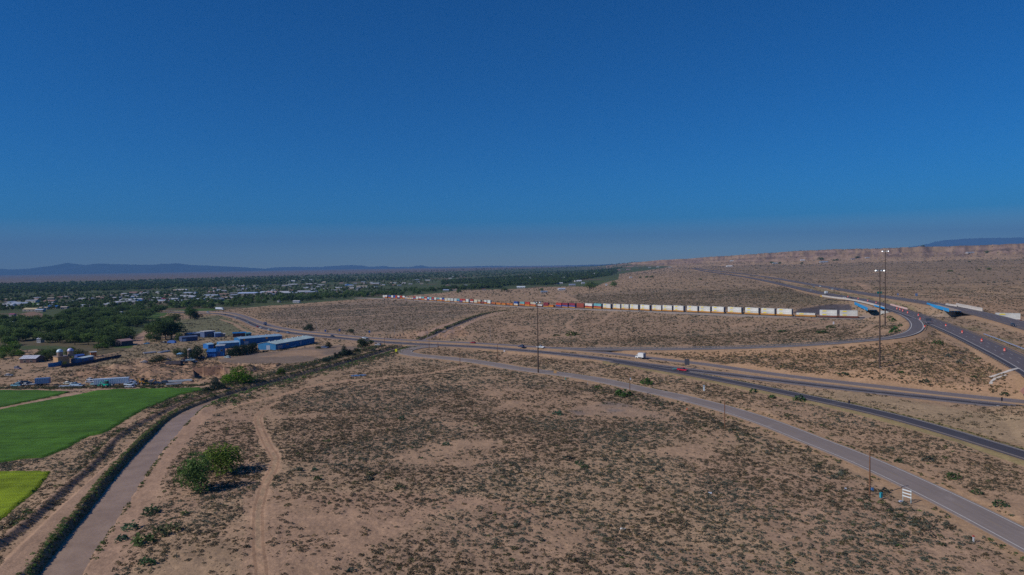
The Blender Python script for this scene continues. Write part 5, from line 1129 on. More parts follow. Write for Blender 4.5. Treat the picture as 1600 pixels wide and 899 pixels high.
# ------------------------------------------------------------ buildings near the highway
def wallm(c): return mat('wall_%02d_%02d_%02d' % tuple(int(v * 99) for v in c), c, .7, var=.10, vscale=.35)
def roofm(c): return mat('roof_%02d_%02d_%02d' % tuple(int(v * 99) for v in c), c, .45, .1, var=.16, vscale=.3)
def house(name, b_, c_, W, H, RH, wc, rc, lab, cat='building', doors=(), wins=(), signs=(), over=.35, flat=False, vents=0):
    B = gp(*b_); Cc = gp(*c_); d = Cc[:2] - B[:2]; L = float(np.hypot(*d)); rz = math.atan2(d[1], d[0]); z = min(B[2], Cc[2]) - .25
    root = empty(name, (B[0], B[1], z), rz, lab, cat); H += .25; wm_, rm_ = wallm(wc), roofm(rc)
    b = MB(); b.poly([(0,0,0),(L,0,0),(L,W,0),(0,W,0),(0,0,H),(L,0,H),(L,W,H),(0,W,H),(0,W/2,H + (0 if flat else RH)),(L,W/2,H + (0 if flat else RH))],
        [(0,1,5,4),(2,3,7,6),(1,2,6,9,5),(3,0,4,8,7)], wm_)
    n_ = int(L / 1.2)
    for i in range(1, n_): b.box(i * L / n_, -.02, .1, .10, .05, H - .2, wm_)      # standing ribs of the cladding
    b.build('wall', root); o = over; b = MB(); t = .16
    if flat: b.box(L/2, W/2, H, L + 2*o, W + 2*o, .3, rm_)
    else:
        sl = RH / (W / 2)
        for s in (0, 1):
            y0, y1 = (-o, W/2) if s == 0 else (W/2, W + o); z0, z1 = (H - sl * o, H + RH) if s == 0 else (H + RH, H - sl * o)
            b.poly([(-o,y0,z0),(L+o,y0,z0),(L+o,y1,z1),(-o,y1,z1),(-o,y0,z0+t),(L+o,y0,z0+t),(L+o,y1,z1+t),(-o,y1,z1+t)], [(0,3,2,1),(4,5,6,7),(0,1,5,4),(1,2,6,5),(2,3,7,6),(3,0,4,7)], rm_)
        for i in range(0, int(L / 1.5)):
            x = (i + .5) * 1.5
            if x < L: b.poly([(x,-o,H-sl*o+t),(x+.07,-o,H-sl*o+t),(x+.07,W/2,H+RH+t),(x,W/2,H+RH+t),(x,-o,H-sl*o+t+.06),(x+.07,-o,H-sl*o+t+.06),(x+.07,W/2,H+RH+t+.06),(x,W/2,H+RH+t+.06)], [(4,5,6,7),(0,1,5,4),(1,2,6,5),(3,0,4,7)], rm_)
    r_ = b.build('roof', root)
    for k in range(vents): v = MB(); x = L * (k + .5) / vents; v.box(x, W/2, H + RH, 1.6, .8, .5, rm_, tx=.8, ty=.5); v.build('vent', r_)
    for (face, u, w_, h, c) in doors:
        q = MB(); dm = paint(c)
        if face == 'f': q.box(L*u, -.06, .05, w_, .08, h, dm)
        else: q.box(-.06, W*u, .05, .08, w_, h, dm)
        q.build('door', root)
    for (face, u, z0, w_, h) in wins:
        q = MB()
        if face == 'f': q.box(L*u, -.06, z0, w_ + .2, .06, h + .2, wallm((.5,.48,.45))); q.box(L*u, -.10, z0 + .1, w_, .05, h, glass_m)
        else: q.box(-.06, W*u, z0, .06, w_ + .2, h + .2, wallm((.5,.48,.45))); q.box(-.10, W*u, z0 + .1, .05, w_, h, glass_m)
        q.build('window', root)
    for (face, u, z0, w_, h, c) in signs:
        q = MB()
        if face == 'f': q.box(L*u, -.14, z0, w_, .1, h, paint(c))
        else: q.box(-.14, W*u, z0, .1, w_, h, paint(c))
        q.build('sign', root)
    return root
BLU = (.025,.16,.36); RFB = (.36,.47,.50)
house('warehouse', (431,547.3), (491.5,536.3), 15.5, 4.4, 1.3, BLU, (.42,.52,.52), 'long blue metal warehouse with a pale roof beside the bare lot', 'warehouse',
      doors=[('f',.10,5.5,3.2,(.25,.26,.36)),('f',.42,7.5,1.1,(.45,.5,.6)),('f',.62,2.4,3.4,(.16,.28,.42)),('f',.84,5.5,1.3,(.3,.3,.36)),('s',.42,3.2,3.6,(.28,.34,.46))], wins=[('f',.28,2.4,3,.8)], vents=7)
house('warehouse', (375.5,540.5), (441,534.5), 14, 5.2, 1.0, (.02,.14,.34), (.27,.40,.52), 'blue warehouse with two orange round signs, behind the long one', 'warehouse', doors=[('f',.14,3.4,3.4,(.3,.4,.5))], signs=[('f',.09,4.0,1.5,1.4,(.75,.28,.02)),('f',.62,4.0,1.5,1.4,(.75,.28,.02))], vents=5)
house('workshop', (343,545.5), (374,543), 11, 4.0, .9, (.03,.17,.38), (.30,.45,.60), 'low workshop with a light blue roof behind the dark evergreen row', 'workshop')
house('workshop', (325.5,545.5), (334,544.6), 8, 3.2, .8, (.02,.14,.42), (.33,.5,.62), 'tiny blue shed with a pale roof left of the workshops', 'shed')
house('office_building', (337.5,557.5), (350.5,556.5), 9, 7.0, .4, (.02,.17,.46), (.42,.43,.44), 'tall bright blue box building at the left end of the evergreen row', 'building', doors=[('f',.35,2,3.5,(.05,.1,.25))], wins=[('f',.7,3.6,1.4,1.1)], flat=True)
house('storage_building', (323.5,558.5), (337,557.8), 7, 3.6, 1.6, (.02,.13,.44), (.03,.14,.42), 'low rounded blue building attached to the tall blue box', 'building')
house('shed', (294,527.8), (319,525.8), 8, 3.2, .9, (.16,.18,.24), (.30,.35,.45), 'long grey shed with a blue grey roof behind the yard', 'shed', doors=[('f',.3,3,2.6,(.1,.1,.12))])
house('shed', (319.5,528), (336,526.6), 9, 5.2, .5, (.08,.12,.24), (.58,.58,.58), 'tall dark blue shed with a white roof in the yard', 'shed', flat=True, doors=[('f',.5,4,3.6,(.06,.08,.12))])
house('shed', (336,527.5), (345.5,526.8), 7, 3.6, .6, (.12,.2,.4), (.28,.40,.58), 'small blue lean to beside the tall white roofed shed', 'shed')
house('shed', (284.5,534.3), (309,532.4), 8, 3.6, .7, (.06,.08,.16), (.10,.13,.22), 'dark navy long shed in front of the grey shed', 'shed', doors=[('f',.15,3,2.6,(.3,.45,.6))])
house('shed', (364,527.4), (384,526.2), 8, 3.4, .7, (.13,.05,.045), (.02,.16,.40), 'brown walled shed with a bright blue roof', 'shed'); house('shed', (384.5,526.4), (393,525.6), 7, 2.8, .6, (.05,.12,.14), (.06,.26,.36), 'small teal roofed shed beside the brown walled one', 'shed')
house('shed', (346,526.6), (352,526.2), 5, 2.6, .4, (.35,.3,.28), (.5,.46,.44), 'tiny pale shed right of the tall shed', 'shed')
house('farmhouse', (31,568), (56,567.2), 9, 3.0, 1.6, (.16,.10,.09), (.55,.56,.62), 'low house with a white metal roof under the left trees', 'house', wins=[('f',.3,1.0,1.4,1.0),('f',.7,1.0,1.4,1.0)])
tw = house('turreted_house', (91,571.5), (109,569.5), 9, 5.2, .6, (.42,.26,.14), (.3,.22,.16), 'tan and yellow house with two pale domed turrets', 'house', doors=[('f',.55,2.2,2.4,(.55,.33,.02))], wins=[('f',.25,1.6,1.2,1.2)], flat=True)
for x, c in ((2.0, (.48,.62,.72)), (8.0, (.45,.46,.68))):
    b = MB(); b.tube((x, 3, 5.4), (x, 3, 8.6), 1.7, 1.7, wallm((.30,.22,.18)), 14)
    pr = [(8.6,1.9),(9.3,1.75),(9.9,1.35),(10.3,.8),(10.5,.1)]
    t_ = b.build('turret', tw); b = MB()
    for (z0, r0), (z1, r1) in zip(pr, pr[1:]): b.tube((x, 3, z0), (x, 3, z1), r0, r1, roofm(c), 16)
    b.build('dome', t_)
house('mobile_home', (122,568.2), (146.5,563.5), 5, 2.9, .5, (.16,.2,.34), (.52,.62,.66), 'long mobile home with a pale blue roof by the dark fence', 'mobile home', wins=[('f',.3,1.2,1.2,.8),('f',.7,1.2,1.2,.8)])
house('shed', (121,563.2), (132,562), 5, 3.0, .6, (.06,.08,.2), (.05,.11,.38), 'blue roofed shed behind the mobile home', 'shed'); house('shed', (142,558.3), (151,557.6), 5, 3.2, .3, (.38,.15,.05), (.42,.44,.44), 'orange shed with a grey roof at the end of the pale fence', 'shed', flat=True)
house('barn', (190,541.5), (208,539.5), 12, 4.0, 1.2, (.07,.06,.08), (.34,.22,.20), 'dark barn with a reddish roof by the farm road', 'barn'); house('barn', (191,534.5), (207,533), 9, 3.6, 1.0, (.07,.06,.07), (.36,.24,.2), 'second reddish roofed barn behind the dark barn', 'barn')
house('shed', (277,560.5), (288,559.6), 5, 3.0, .5, (.1,.08,.08), (.22,.42,.66), 'shed with a light blue roof left of the brown silo', 'shed')
# silo
P = gp(296.6, 560.8); o = empty('silo', P, 0, 'narrow brown silo in front of the round dark tree', 'silo'); b = MB(); sm = wallm((.22,.16,.14)); b.tube((0,0,0),(0,0,6.2),1.35,1.35,sm,14)
for z in np.arange(.6, 6.2, .8): b.tube((0,0,z),(0,0,z+.08),1.42,1.42,sm,14)
b.build('shell', o); b = MB(); b.tube((0,0,6.2),(0,0,6.9),1.45,.3,roofm((.35,.34,.34)),14); b.build('roof', o)
# fences
def fence(pts, h, m, lab, spacing=3.0, slats=True, t=.08):
    P = [gp(a, b) for a, b in pts]; o0 = P[0]; root = empty('fence', o0, 0, lab, 'fence'); b = MB()
    for p, q in zip(P, P[1:]):
        p = p - o0; q = q - o0; d = q - p; L = np.hypot(d[0], d[1]); nx, ny = -d[1] / L * t, d[0] / L * t
        for z0, z1 in ([(.05, h)] if slats else [(h * .35, h * .48), (h * .8, h * .95)]):
            b.poly([(p[0], p[1], p[2] + z0), (q[0], q[1], q[2] + z0), (q[0], q[1], q[2] + z1), (p[0], p[1], p[2] + z1), (p[0]+nx, p[1]+ny, p[2] + z0), (q[0]+nx, q[1]+ny, q[2] + z0), (q[0]+nx, q[1]+ny, q[2] + z1), (p[0]+nx, p[1]+ny, p[2] + z1)], [(0,1,2,3),(7,6,5,4),(0,4,5,1),(1,5,6,2),(2,6,7,3),(3,7,4,0)], m)
    b.build('panel', root); k = 0; pm = MB(); pm.box(0, 0, -.2, .16, .16, h + .35, m); pm = pm.mesh('post')
    for p, q in zip(P, P[1:]):
        L = np.hypot(*(q - p)[:2])
        for s in np.arange(0, L, spacing):
            if k > 90: break
            o = link('post', pm, root); o.location = Vector(p + (q - p) * s / L - o0); k += 1
fence([(75.5,574.5),(86,573),(96,571)], 2.6, wallm((.05,.20,.40)), 'bright blue panel fence below the turreted house', 2.0)
fence([(96,575),(120,572),(148,566.5),(165,563),(190,558.5)], 1.9, wallm((.035,.035,.06)), 'long dark fence running right from the blue panels')
fence([(148,561),(165,558.5),(185,556)], 1.7, wallm((.34,.22,.17)), 'pale open rail fence right of the orange shed', 2.2, False)
# the junk yard: each wreck, trailer and machine
junk = [(25,603.8,'van',(.30,.62,.74),'bright pale blue van at the left end of the hedge'),(39,602.6,'car',(.3,.33,.42),'grey car between the pale van and the blue trailer'),(42,600.5,'suv',(.04,.04,.06),'dark suv behind the grey car in the field edge'),(33,599.5,'car',(.05,.05,.07),'dark car behind the bright pale blue van'),
 (106.5,600.5,'car',(.6,.62,.55),'cream car in the weeds at the yard end'),(118,603,'pickup',(.35,.5,.66),'pale blue pickup in the yard behind the hedge'),(141,598.2,'car',(.66,.68,.74),'white car, the brighter of two, mid yard'),(142,594.8,'car',(.55,.6,.66),'white hatchback behind the brighter white car'),
 (151,602.3,'pickup',(.32,.52,.56),'pale teal pickup left of the green machine'),(152.5,597.8,'van',(.38,.52,.6),'pale grey van behind the pale teal pickup'),(171,603,'car',(.5,.58,.66),'silver car in front of the long white trailer'),(193,599,'car',(.22,.04,.05),'dark red car at the tail of the long trailer'),
 (202,603,'pickup',(.45,.55,.66),'pale blue grey pickup right of the red wreck'),(209,601.5,'car',(.3,.42,.6),'blue sedan right of the pale pickup'),(203,606,'car',(.55,.57,.66),'low white car at the edge of the field lane'),(206.5,597.5,'car',(.2,.26,.42),'blue grey hatchback behind the pickups'),
 (246,601,'car',(.05,.07,.11),'dark car right of the yellow machine'),(255,600,'suv',(.05,.07,.10),'dark suv next to the long pipe stack'),(238,597.3,'car',(.08,.08,.13),'navy wreck behind the yellow machine'),(286.5,566.2,'car',(.04,.035,.04),'black low car below the light blue roof shed'),
 (290,563,'pickup',(.10,.05,.06),'dark maroon pickup near the silo'),(297.5,564.6,'pickup',(.4,.5,.55),'pale pickup at the foot of the silo'),(262,563.5,'car',(.06,.05,.055),'dark wreck in the middle of the brush'),(245.5,565,'van',(.22,.38,.62),'blue van under the loose green tree'),(225,567,'car',(.35,.33,.36),'lone grey wreck in the brush'),
 (303,566.3,'car',(.3,.36,.4),'grey car right of the silo'),(256,536.5,'car',(.05,.05,.06),'dark car left of the blue tarp'),(229.5,538,'car',(.14,.35,.62),'blue car at the end of the farm road'),(315,560,'car',(.2,.25,.35),'grey blue car under the round dark tree'),(355.5,559.3,'car',(.45,.62,.72),'pale blue car below the evergreen row'),
 (507.5,544.2,'pickup',(.10,.14,.25),'dark blue pickup parked on the lot by the small bush'),(590.5,540.2,'suv',(.5,.5,.54),'pale suv by the canal road under the highway'),(14,588,'car',(.3,.3,.33),'grey car alone on the left yard'),(27.5,577,'suv',(.28,.22,.25),'brownish suv in front of the white roofed house'),(383,553.5,'car',(.42,.28,.2),'tan car parked under the evergreens'),(392.5,551.5,'suv',(.6,.58,.52),'cream van parked under the evergreens')]
for px, py, k, c, lab in junk:
    P = gp(px, py); rz = RNG.uniform(-.5, .5) + (math.pi if RNG.uniform() < .5 else 0)
    car('suv' if k == 'van' else k, c, P, rz, lab, {'van': 'van', 'pickup': 'pickup truck'}.get(k, 'car'))
trailer((.10,.18,.36), gp(67, 602.5), .25, 'dark blue box trailer at the end of the pale flatbed', 6.5); flatbed((.4,.44,.5), gp(54, 602), .2, 'long pale flatbed trailer touching the blue box trailer', 11)
trailer((.52,.60,.72), gp(175, 602.8), .30, 'long white semi trailer parked across the junk yard', 16); flatbed((.36,.44,.55), gp(112, 605), .05, 'pale blue flatbed near the cream car', 12)
def digger(P, rz, c, lab):
    r_ = empty('farm_machine', P, rz, lab, 'machine'); m = paint(c)
    b = MB(); b.prism([(-2.2,.8),(2.0,.8),(2.3,1.5),(.6,1.7),(-2.2,1.8)], -.9, .9, m); b.build('body', r_); b = MB(); b.box(-.6, 0, 1.7, 1.5, 1.4, 1.5, glass_m, tx=.9, ty=.9); b.box(-.6, 0, 3.2, 1.6, 1.5, .15, m); b.build('cab', r_)
    b = MB(); b.tube((1.8, 0, 1.4), (3.4, 0, 2.6), .16, .14, m); b.tube((3.4, 0, 2.6), (4.4, 0, .8), .14, .12, m); b.box(4.5, 0, .1, .8, 1.6, .8, m, tx=.6); b.build('boom', r_); wheels(r_, (1.5, -1.4), .75, 1.0, .4)
digger(gp(231, 602.6), .4, (.55,.28,.02), 'yellow loader among the wrecks'); digger(gp(165.5, 605), 2.8, (.0,.38,.26), 'bright green farm machine before the long trailer'); digger(gp(222, 600), 2.6, (.42,.2,.03), 'smaller rusty yellow loader beside the big one')
def stack_pipes(b0, c0, n_, c, lab, nm='pipe_stack'):
    B = gp(*b0); Cc = gp(*c0); o = empty(nm, B, 0, lab, nm.replace('_', ' ')); d = Vector(Cc - B); s = Vector((-d.y, d.x, 0)).normalized()
    for i in range(n_): b = MB(); b.tube(s * (i * .7) + Vector((0,0,.45 + .35 * (i % 2))), d + s * (i * .7) + Vector((0,0,.45 + .35 * (i % 2))), .32, .32, paint(c), 8); b.build('pipe', o)
stack_pipes((262,599), (300,596.5), 5, (.38,.42,.45), 'long stack of pale metal pipes in the yard'); stack_pipes((259,603), (284,601), 3, (.30,.32,.34), 'shorter stack of grey pipes in front of the long one')
stack_pipes((225,553.5), (244,551.5), 4, (.46,.44,.44), 'row of pale pipes in the brush left of the trees'); stack_pipes((250,552.5), (266,549.5), 4, (.5,.47,.46), 'second row of pale pipes beside the green trees')
b = MB(); tm = mat('tarp_blue', (.05,.15,.45), .55, var=.15, vscale=.5); b.prism([(-3.2,0),(3.2,0),(3.0,1.6),(1.5,2.1),(-1.8,2.2),(-3.1,1.4)], -1.5, 1.5, tm, [0,0,.3,.5,.5,.3]); o = b.build('tarp_covered_pile'); o.location = gp(268.5, 536.3); tag(o, 'pile covered with a blue tarp near the dirt slope', 'tarp')
b = MB(); b.prism([(-5,0),(5,0),(4.6,2.0),(-4.4,1.8)], -1.6, 1.6, mat('wreck_dark', (.06,.05,.06), .8, var=.3, vscale=.8), [0,0,.3,.3]); o = b.build('scrap_heap'); o.location = gp(272, 569); tag(o, 'dark rounded heap on the brown bank above the pit', 'heap')

# ------------------------------------------------------------ trees
def crown_mesh(seed, n_, card, kind):
    rng = np.random.default_rng(seed); lobes = []
    if kind == 'broad':
        for i in range(13):
            a = rng.uniform(0, 2 * math.pi); rr_ = rng.uniform(.08, .30); z = rng.uniform(.34, .80); lobes.append((math.cos(a) * rr_ * (1.25 - .6 * abs(z - .5)), math.sin(a) * rr_ * (1.25 - .6 * abs(z - .5)), z, rng.uniform(.13, .24), rng.uniform(.72, 1.28)))
        lobes.append((0, 0, .6, .27, 1.0)); lobes.append((rng.uniform(-.1, .1), rng.uniform(-.1, .1), .84, .14, 1.1))
    elif kind == 'bushy':
        for i in range(11):
            a = rng.uniform(0, 2 * math.pi); rr_ = rng.uniform(.1, .42); z = rng.uniform(.18, .66); lobes.append((math.cos(a) * rr_, math.sin(a) * rr_, z * (1.15 - rr_), rng.uniform(.18, .28), rng.uniform(.75, 1.25)))
        lobes.append((0, 0, .62, .3, 1.05))
    else:
        for i in range(14):
            z = .12 + .82 * i / 14; w_ = .24 * (1 - z) + .03; a = rng.uniform(0, 2 * math.pi); lobes.append((math.cos(a) * w_ * .5, math.sin(a) * w_ * .5, z, w_ * 1.0 + .03, rng.uniform(.8, 1.15)))
    Q = []; Cc = []; vol = np.array([l[3] ** 2 for l in lobes]); cnt = np.maximum(3, (n_ * vol / vol.sum()).astype(int))
    for (x, y, z, r_, br), c in zip(lobes, cnt):
        v = rng.normal(size=(c, 3)); v /= np.linalg.norm(v, axis=1)[:, None]; rad = r_ * rng.uniform(.55, 1.08, c)[:, None]; P = v * rad * np.array([1, 1, .85]) + np.array([x, y, z]); P[:, 2] = np.maximum(P[:, 2], .05)
        Q.append(cards(P, card, rng, 1.0)); Cc.append(np.repeat(br * rng.uniform(.8, 1.22, c), 4))
    Q = np.concatenate(Q).reshape(-1, 3); Cc = np.concatenate(Cc)[:, None] * np.ones(3); return Q, Cc
TREEC = {}; bark = mat('bark', (.11,.085,.065), .9, var=.25, vscale=2)
def tree_meshes(kind, var_, n_):
    k = (kind, var_, n_)
    if k in TREEC: return TREEC[k]
    card = {1600: .030, 520: .038, 200: .075}[n_] * (.8 if kind == 'conifer' else 1)
    Q, Cc = crown_mesh(len(kind) * 31 + var_ * 13, {1600: 2200, 520: 1300, 200: 260}[n_], card, kind)
    cm = mesh_np('crown', Q, np.arange(len(Q)).reshape(-1, 4), [TREELEAF], colors={'leafcol': Cc})
    rng = random.Random(var_ * 7 + len(kind)); b = MB(); top = .45 if kind == 'broad' else (.3 if kind == 'bushy' else .9)
    b.tube((0,0,-.02), (.01,0,top*.5), .032, .024, bark, 7); b.tube((.01,0,top*.5), (0,.01,top), .024, .012, bark, 7)
    if kind != 'conifer':
        for i in range(5): a = i * 1.26 + rng.random(); z0 = top * (.35 + .12 * i); r_ = rng.uniform(.15, .3); b.tube((0,0,z0), (math.cos(a)*r_, math.sin(a)*r_, z0 + rng.uniform(.14,.3)), .014, .005, bark, 5)
    TREEC[k] = (cm, b.mesh('trunk')); return TREEC[k]
def tree(P, H, wid, kind, colr, lab, group=None, n_=520, name=None, cat='tree'):
    v = int(RNG.integers(0, 5)); cm, tm_ = tree_meshes(kind, v, n_)
    r_ = empty(name or {'broad': 'broadleaf_tree', 'bushy': 'bushy_tree', 'conifer': 'conifer_tree'}[kind], (P[0], P[1], P[2] - .1), RNG.uniform(0, 6.28), lab, cat, group); r_.scale = (H * wid, H * wid, H)
    o = link('crown', cm, r_); o.color = (*colr, 1); link('trunk', tm_, r_); return r_
DG = (.085,.130,.040); MG = (.10,.155,.042); LG = (.085,.15,.022); BG = (.115,.20,.018); OG = (.07,.085,.035); PI = (.022,.042,.026); GG = (.065,.09,.062)
def tree_px(px, py, ytop, kind, colr, lab, wid=1.0, group=None, n_=1600, **k):
    P = gp(px, py); H = (py - ytop) / 1067 * P[1] * (1.02 if kind == 'conifer' else 1.22); wid = wid * (1 if kind == 'conifer' else .92); return tree(P, H, wid, kind, colr, lab, group, n_, **k)
tree_px(308, 766, 708, 'bushy', (.095,.155,.045), 'taller darker leafy tree of the pair beside the canal', .92); tree_px(345, 741, 695, 'bushy', (.16,.235,.042), 'wide bright green bushy tree behind the darker canal tree', 1.45)
tree_px(372, 599, 573, 'bushy', (.10,.20,.018), 'big bright lime green tree above the corner of the crop field', 1.45); tree_px(357, 597, 585, 'bushy', (.10,.19,.018), 'small lime green bush at the left foot of the lime tree', 1.4); tree_px(336, 609, 591.5, 'bushy', (.05,.075,.055), 'round dark blue grey bush at the far corner of the crop field', 1.3); tree_px(322.5, 612, 604, 'bushy', (.05,.075,.05), 'small dark bush touching the round blue grey bush', 1.5)
tree_px(309, 562, 541.5, 'bushy', PI, 'dark round evergreen tree right of the silo', 1.25); tree_px(290, 560, 543.5, 'bushy', (.05,.07,.03), 'dark green tree just left of the silo', 1.1); tree_px(276, 557, 544, 'bushy', (.07,.10,.04), 'loose green tree left of the light blue shed', 1.3); tree_px(324, 551, 545, 'bushy', MG, 'small green tree left of the tall blue building', 1.2)
tree_px(249, 566.5, 556, 'bushy', (.06,.08,.035), 'loose olive tree around the blue van', 1.8); tree_px(238, 568, 560, 'bushy', (.06,.08,.035), 'low olive tree left of the blue van', 1.7)
for i, (px, py, yt) in enumerate([(362,556,541),(369,556,539.5),(377,555,538.5),(384,553.5,538),(391,552,536.5),(397,551,535)]): tree_px(px, py, yt, 'bushy', PI, ['first','second','third','fourth','fifth','sixth'][i] + ' dark evergreen from the left in the row before the warehouses', .95, 'dark evergreens before the warehouses')
tree_px(336.5, 543.5, 536.5, 'bushy', PI, 'dark tree between the tiny shed and the workshop roof', 1.2)
tree_px(513.5, 543.5, 533.5, 'conifer', (.05,.06,.03), 'single small conifer on the lot beside the dark blue pickup', 2.2); tree_px(497.5, 545, 540.5, 'bushy', (.06,.09,.03), 'round bush on the lot left of the parked pickup', 1.8)
for px, py, yt, kd, c, w_, lab in [(538,556,538.5,'conifer',(.03,.055,.04),1.5,'tallest pointed conifer by the canal road'),(546,555,545,'conifer',(.03,.05,.04),1.8,'shorter conifer right of the tallest one'),(530.5,556.5,549,'conifer',(.03,.05,.04),2.2,'stubby conifer left of the tallest one'),(523.5,560,550,'conifer',(.035,.055,.04),1.7,'small conifer at the left of the conifer group'),(509,565,558.5,'bushy',(.045,.08,.06),2.2,'blue green bush left of the conifer group'),(516.5,562.5,556.5,'bushy',(.045,.075,.06),2.0,'blue green bush under the small conifer'),
    (567.5,548,530.5,'broad',(.045,.065,.03),1.1,'loose dark leafy tree by the highway, largest there'),(556.5,550,543.5,'bushy',(.03,.05,.03),1.6,'dark round bush left of the largest leafy tree'),(579,538,531.5,'bushy',(.06,.10,.03),1.4,'green bush between the leafy tree and the highway'),(484,517,506,'bushy',(.03,.05,.03),1.45,'dark round bush alone beyond the highway'),(548.5,520,513.5,'bushy',(.06,.075,.04),1.7,'small olive bush beyond the highway, right of the blue sign'),(440,585.5,574.5,'bushy',(.075,.14,.02),1.2,'small bright green tree in the brush below the lot')]:
    tree_px(px, py, yt, kd, c, lab, w_)
tree_px(297.5, 499, 480, 'broad', (.06,.11,.03), 'lone green tree in front of the highway at the left', 1.1); tree_px(304, 499, 488.5, 'bushy', (.03,.055,.03), 'dark low tree at the right foot of the lone green tree', 1.6)
for i, (px, py, yt) in enumerate([(272,507,492),(262,506,495)]): tree_px(px, py, yt, 'broad', DG if i == 0 else MG, ['dark tree between the dirt road and the lone green tree','dark tree touching the dirt farm road'][i], 1.3)
cl = [(233,524,508),(241,528,507),(250,531,505),(259,531,505),(268,530,504),(276,528,506),(238,518,503),(247,519,500),(258,519,499),(268,519,500),(254,512,497),(264,511,498),(244,534,521),(232,533,522),(280,533,519)]
for px, py, yt in cl: tree_px(px, py, yt, 'broad' if yt < 515 else 'bushy', DG if (px + py) % 2 else (.045,.078,.03), 'dark green tree in the dense clump right of the farm road', 1.15, 'trees in the clump right of the farm road', 520)
GROVES = [([(0,547),(30,538),(60,536),(90,541),(130,545),(165,548),(192,543),(203,531),(203,520),(222,508),(240,498),(255,488),(262,481),(225,480),(180,480),(150,487),(115,488),(95,497),(60,505),(25,500),(0,505)], 270, (DG, DG, MG, (.075,.118,.04)), 'dark green tree in the big grove left of the farm road', 'trees in the big grove', 13),
 ([(0,566),(30,563),(32,552),(12,548),(0,552)], 7, (DG, MG, LG), 'green tree at the left edge by the white roofed house', 'trees by the white roofed house', 14),
 ([(60,569),(90,569),(92,560),(65,560)], 5, (DG, OG, DG), 'tree left of the turreted house', 'trees left of the turreted house', 16), ([(107,568),(125,564),(127,556),(108,560)], 4, (MG, OG), 'tree right of the turreted house', 'trees right of the turreted house', 15),
 ([(150,551),(168,550),(167,546),(151,547)], 3, (LG, MG), 'bright green tree beside the orange shed', 'trees by the orange shed', 10),
 ([(265,484),(345,482),(420,474),(470,471.5),(540,467),(598,463.5),(598,459),(540,460),(460,464),(420,466),(345,474),(265,477)], 170, (DG, MG, (.062,.10,.042)), 'dark tree in the belt beyond the highway', 'trees in the belt beyond the highway', 11),
 ([(600,465.5),(650,460.5),(690,457),(690,452),(640,455),(600,459)], 45, (DG, DG, MG), 'dark tree above the far end of the train', 'trees above the far end of the train', 9)]
CLEAR = [[(14,523),(90,522),(90,532),(14,533)],[(92,523),(122,519),(122,527),(95,528)],[(22,484),(60,484),(70,499),(28,499)]]
for poly, n_, cols, lab, grp, hp in GROVES:
    pp = np.array(poly); got = []; tries = 0
    while len(got) < n_ and tries < 4000:
        tries += 1; x = RNG.uniform(pp[:, 0].min(), pp[:, 0].max()); y = RNG.uniform(pp[:, 1].min(), pp[:, 1].max())
        if not inpoly(np.array([x]), np.array([y]), poly)[0] or any(inpoly(np.array([x]), np.array([y]), q)[0] for q in CLEAR) or x < 2 and n_ > 100 and False: continue
        P = at_z(x, y, -3.5); P[2] = hz(P[0], P[1])
        if any((P[0]-g[0])**2 + ((P[1]-g[1]) * .55)**2 < 15 for g in got): continue
        got.append(P); tree(P, RNG.uniform(.8, 1.2) * (10.5 if n_ > 20 else hp * P[1] / 1067 * .95), RNG.uniform(1.1, 1.5), 'broad' if RNG.uniform() < .7 else 'bushy', cols[int(RNG.integers(0, len(cols)))], lab, grp, 520 if P[1] < 1000 else 200)
for px, py, yt, lab in [(924,448,439,'dark tree by the dirt road above the train'),(921,452.5,443,'dark round tree at the right end of the valley trees'),(960,448,439.5,'dark round tree beside the white shed on the flats'),(716,458,452,'green tree on the flat left of the white roofs'),(788,456,449,'bright round tree at the field edge above the train'),(1011,434.5,431,'dark tree alone on the far flats'),(1019,434.5,430.5,'larger dark tree alone on the far flats'),(1001,434.8,432,'small dark tree left of the pair on the far flats'),(847,455,450,'small dark tree by the roofs above the train'),(1094,437.5,434.5,'lone dark shrub tree on the slope below the freeway')]:
    tree_px(px, py, yt, 'bushy', DG, lab, 1.7, None, 200)
# far woods that read as one mass
def wood(name, poly, n_, H0, H1, gap, lab, cols, keepf=None):
    pp = np.array(poly); x = RNG.uniform(pp[:, 0].min(), pp[:, 0].max(), n_); y = RNG.uniform(pp[:, 1].min(), pp[:, 1].max(), n_); m_ = inpoly(x, y, poly); x, y = x[m_], y[m_]
    W = at_z(x, y, np.full(len(x), -5.0)); g_ = fbm(W[:, 0], W[:, 1] * .6, 260, 301, 3); m_ = (g_ > gap) & (W[:, 1] < 12000); W = W[m_]; W[:, 2] = hz(W[:, 0], W[:, 1]) - .3
    H = RNG.uniform(H0, H1, len(W)); c = np.array(cols)[RNG.integers(0, len(cols), len(W))] * RNG.uniform(.8, 1.2, (len(W), 1)); print(name, len(W))
    bulk(name, W, H * .55, H, c, WT, RNG, lab, 'woodland')
WT = []
for s in range(5):
    Q, _c = crown_mesh(200 + s, 64, .145, 'broad'); Q = Q.reshape(-1, 4, 3); Q[..., :2] *= 1.7; WT.append(Q)
WC_ = [np.array(DG), np.array(DG), np.array(MG), np.array((.062,.10,.042)), np.array(OG)]
wood('valley_woodland', [(-60,462),(0,461),(250,453),(480,444),(700,436),(880,429),(950,424),(1000,416.5),(960,414.8),(900,417.6),(700,424.9),(400,432.9),(0,443.8),(-60,446)], 19000, 9, 14, .22, 'far belt of dark trees across the valley floor', WC_)
wood('town_trees', [(-60,490),(0,487),(120,483),(262,476),(420,466),(600,458),(690,452),(860,446),(930,436),(990,429),(990,419),(880,429),(700,436),(480,444),(250,453),(0,461),(-60,462)], 12000, 5, 8.5, .50, 'trees growing between the roofs of the valley town', WC_)
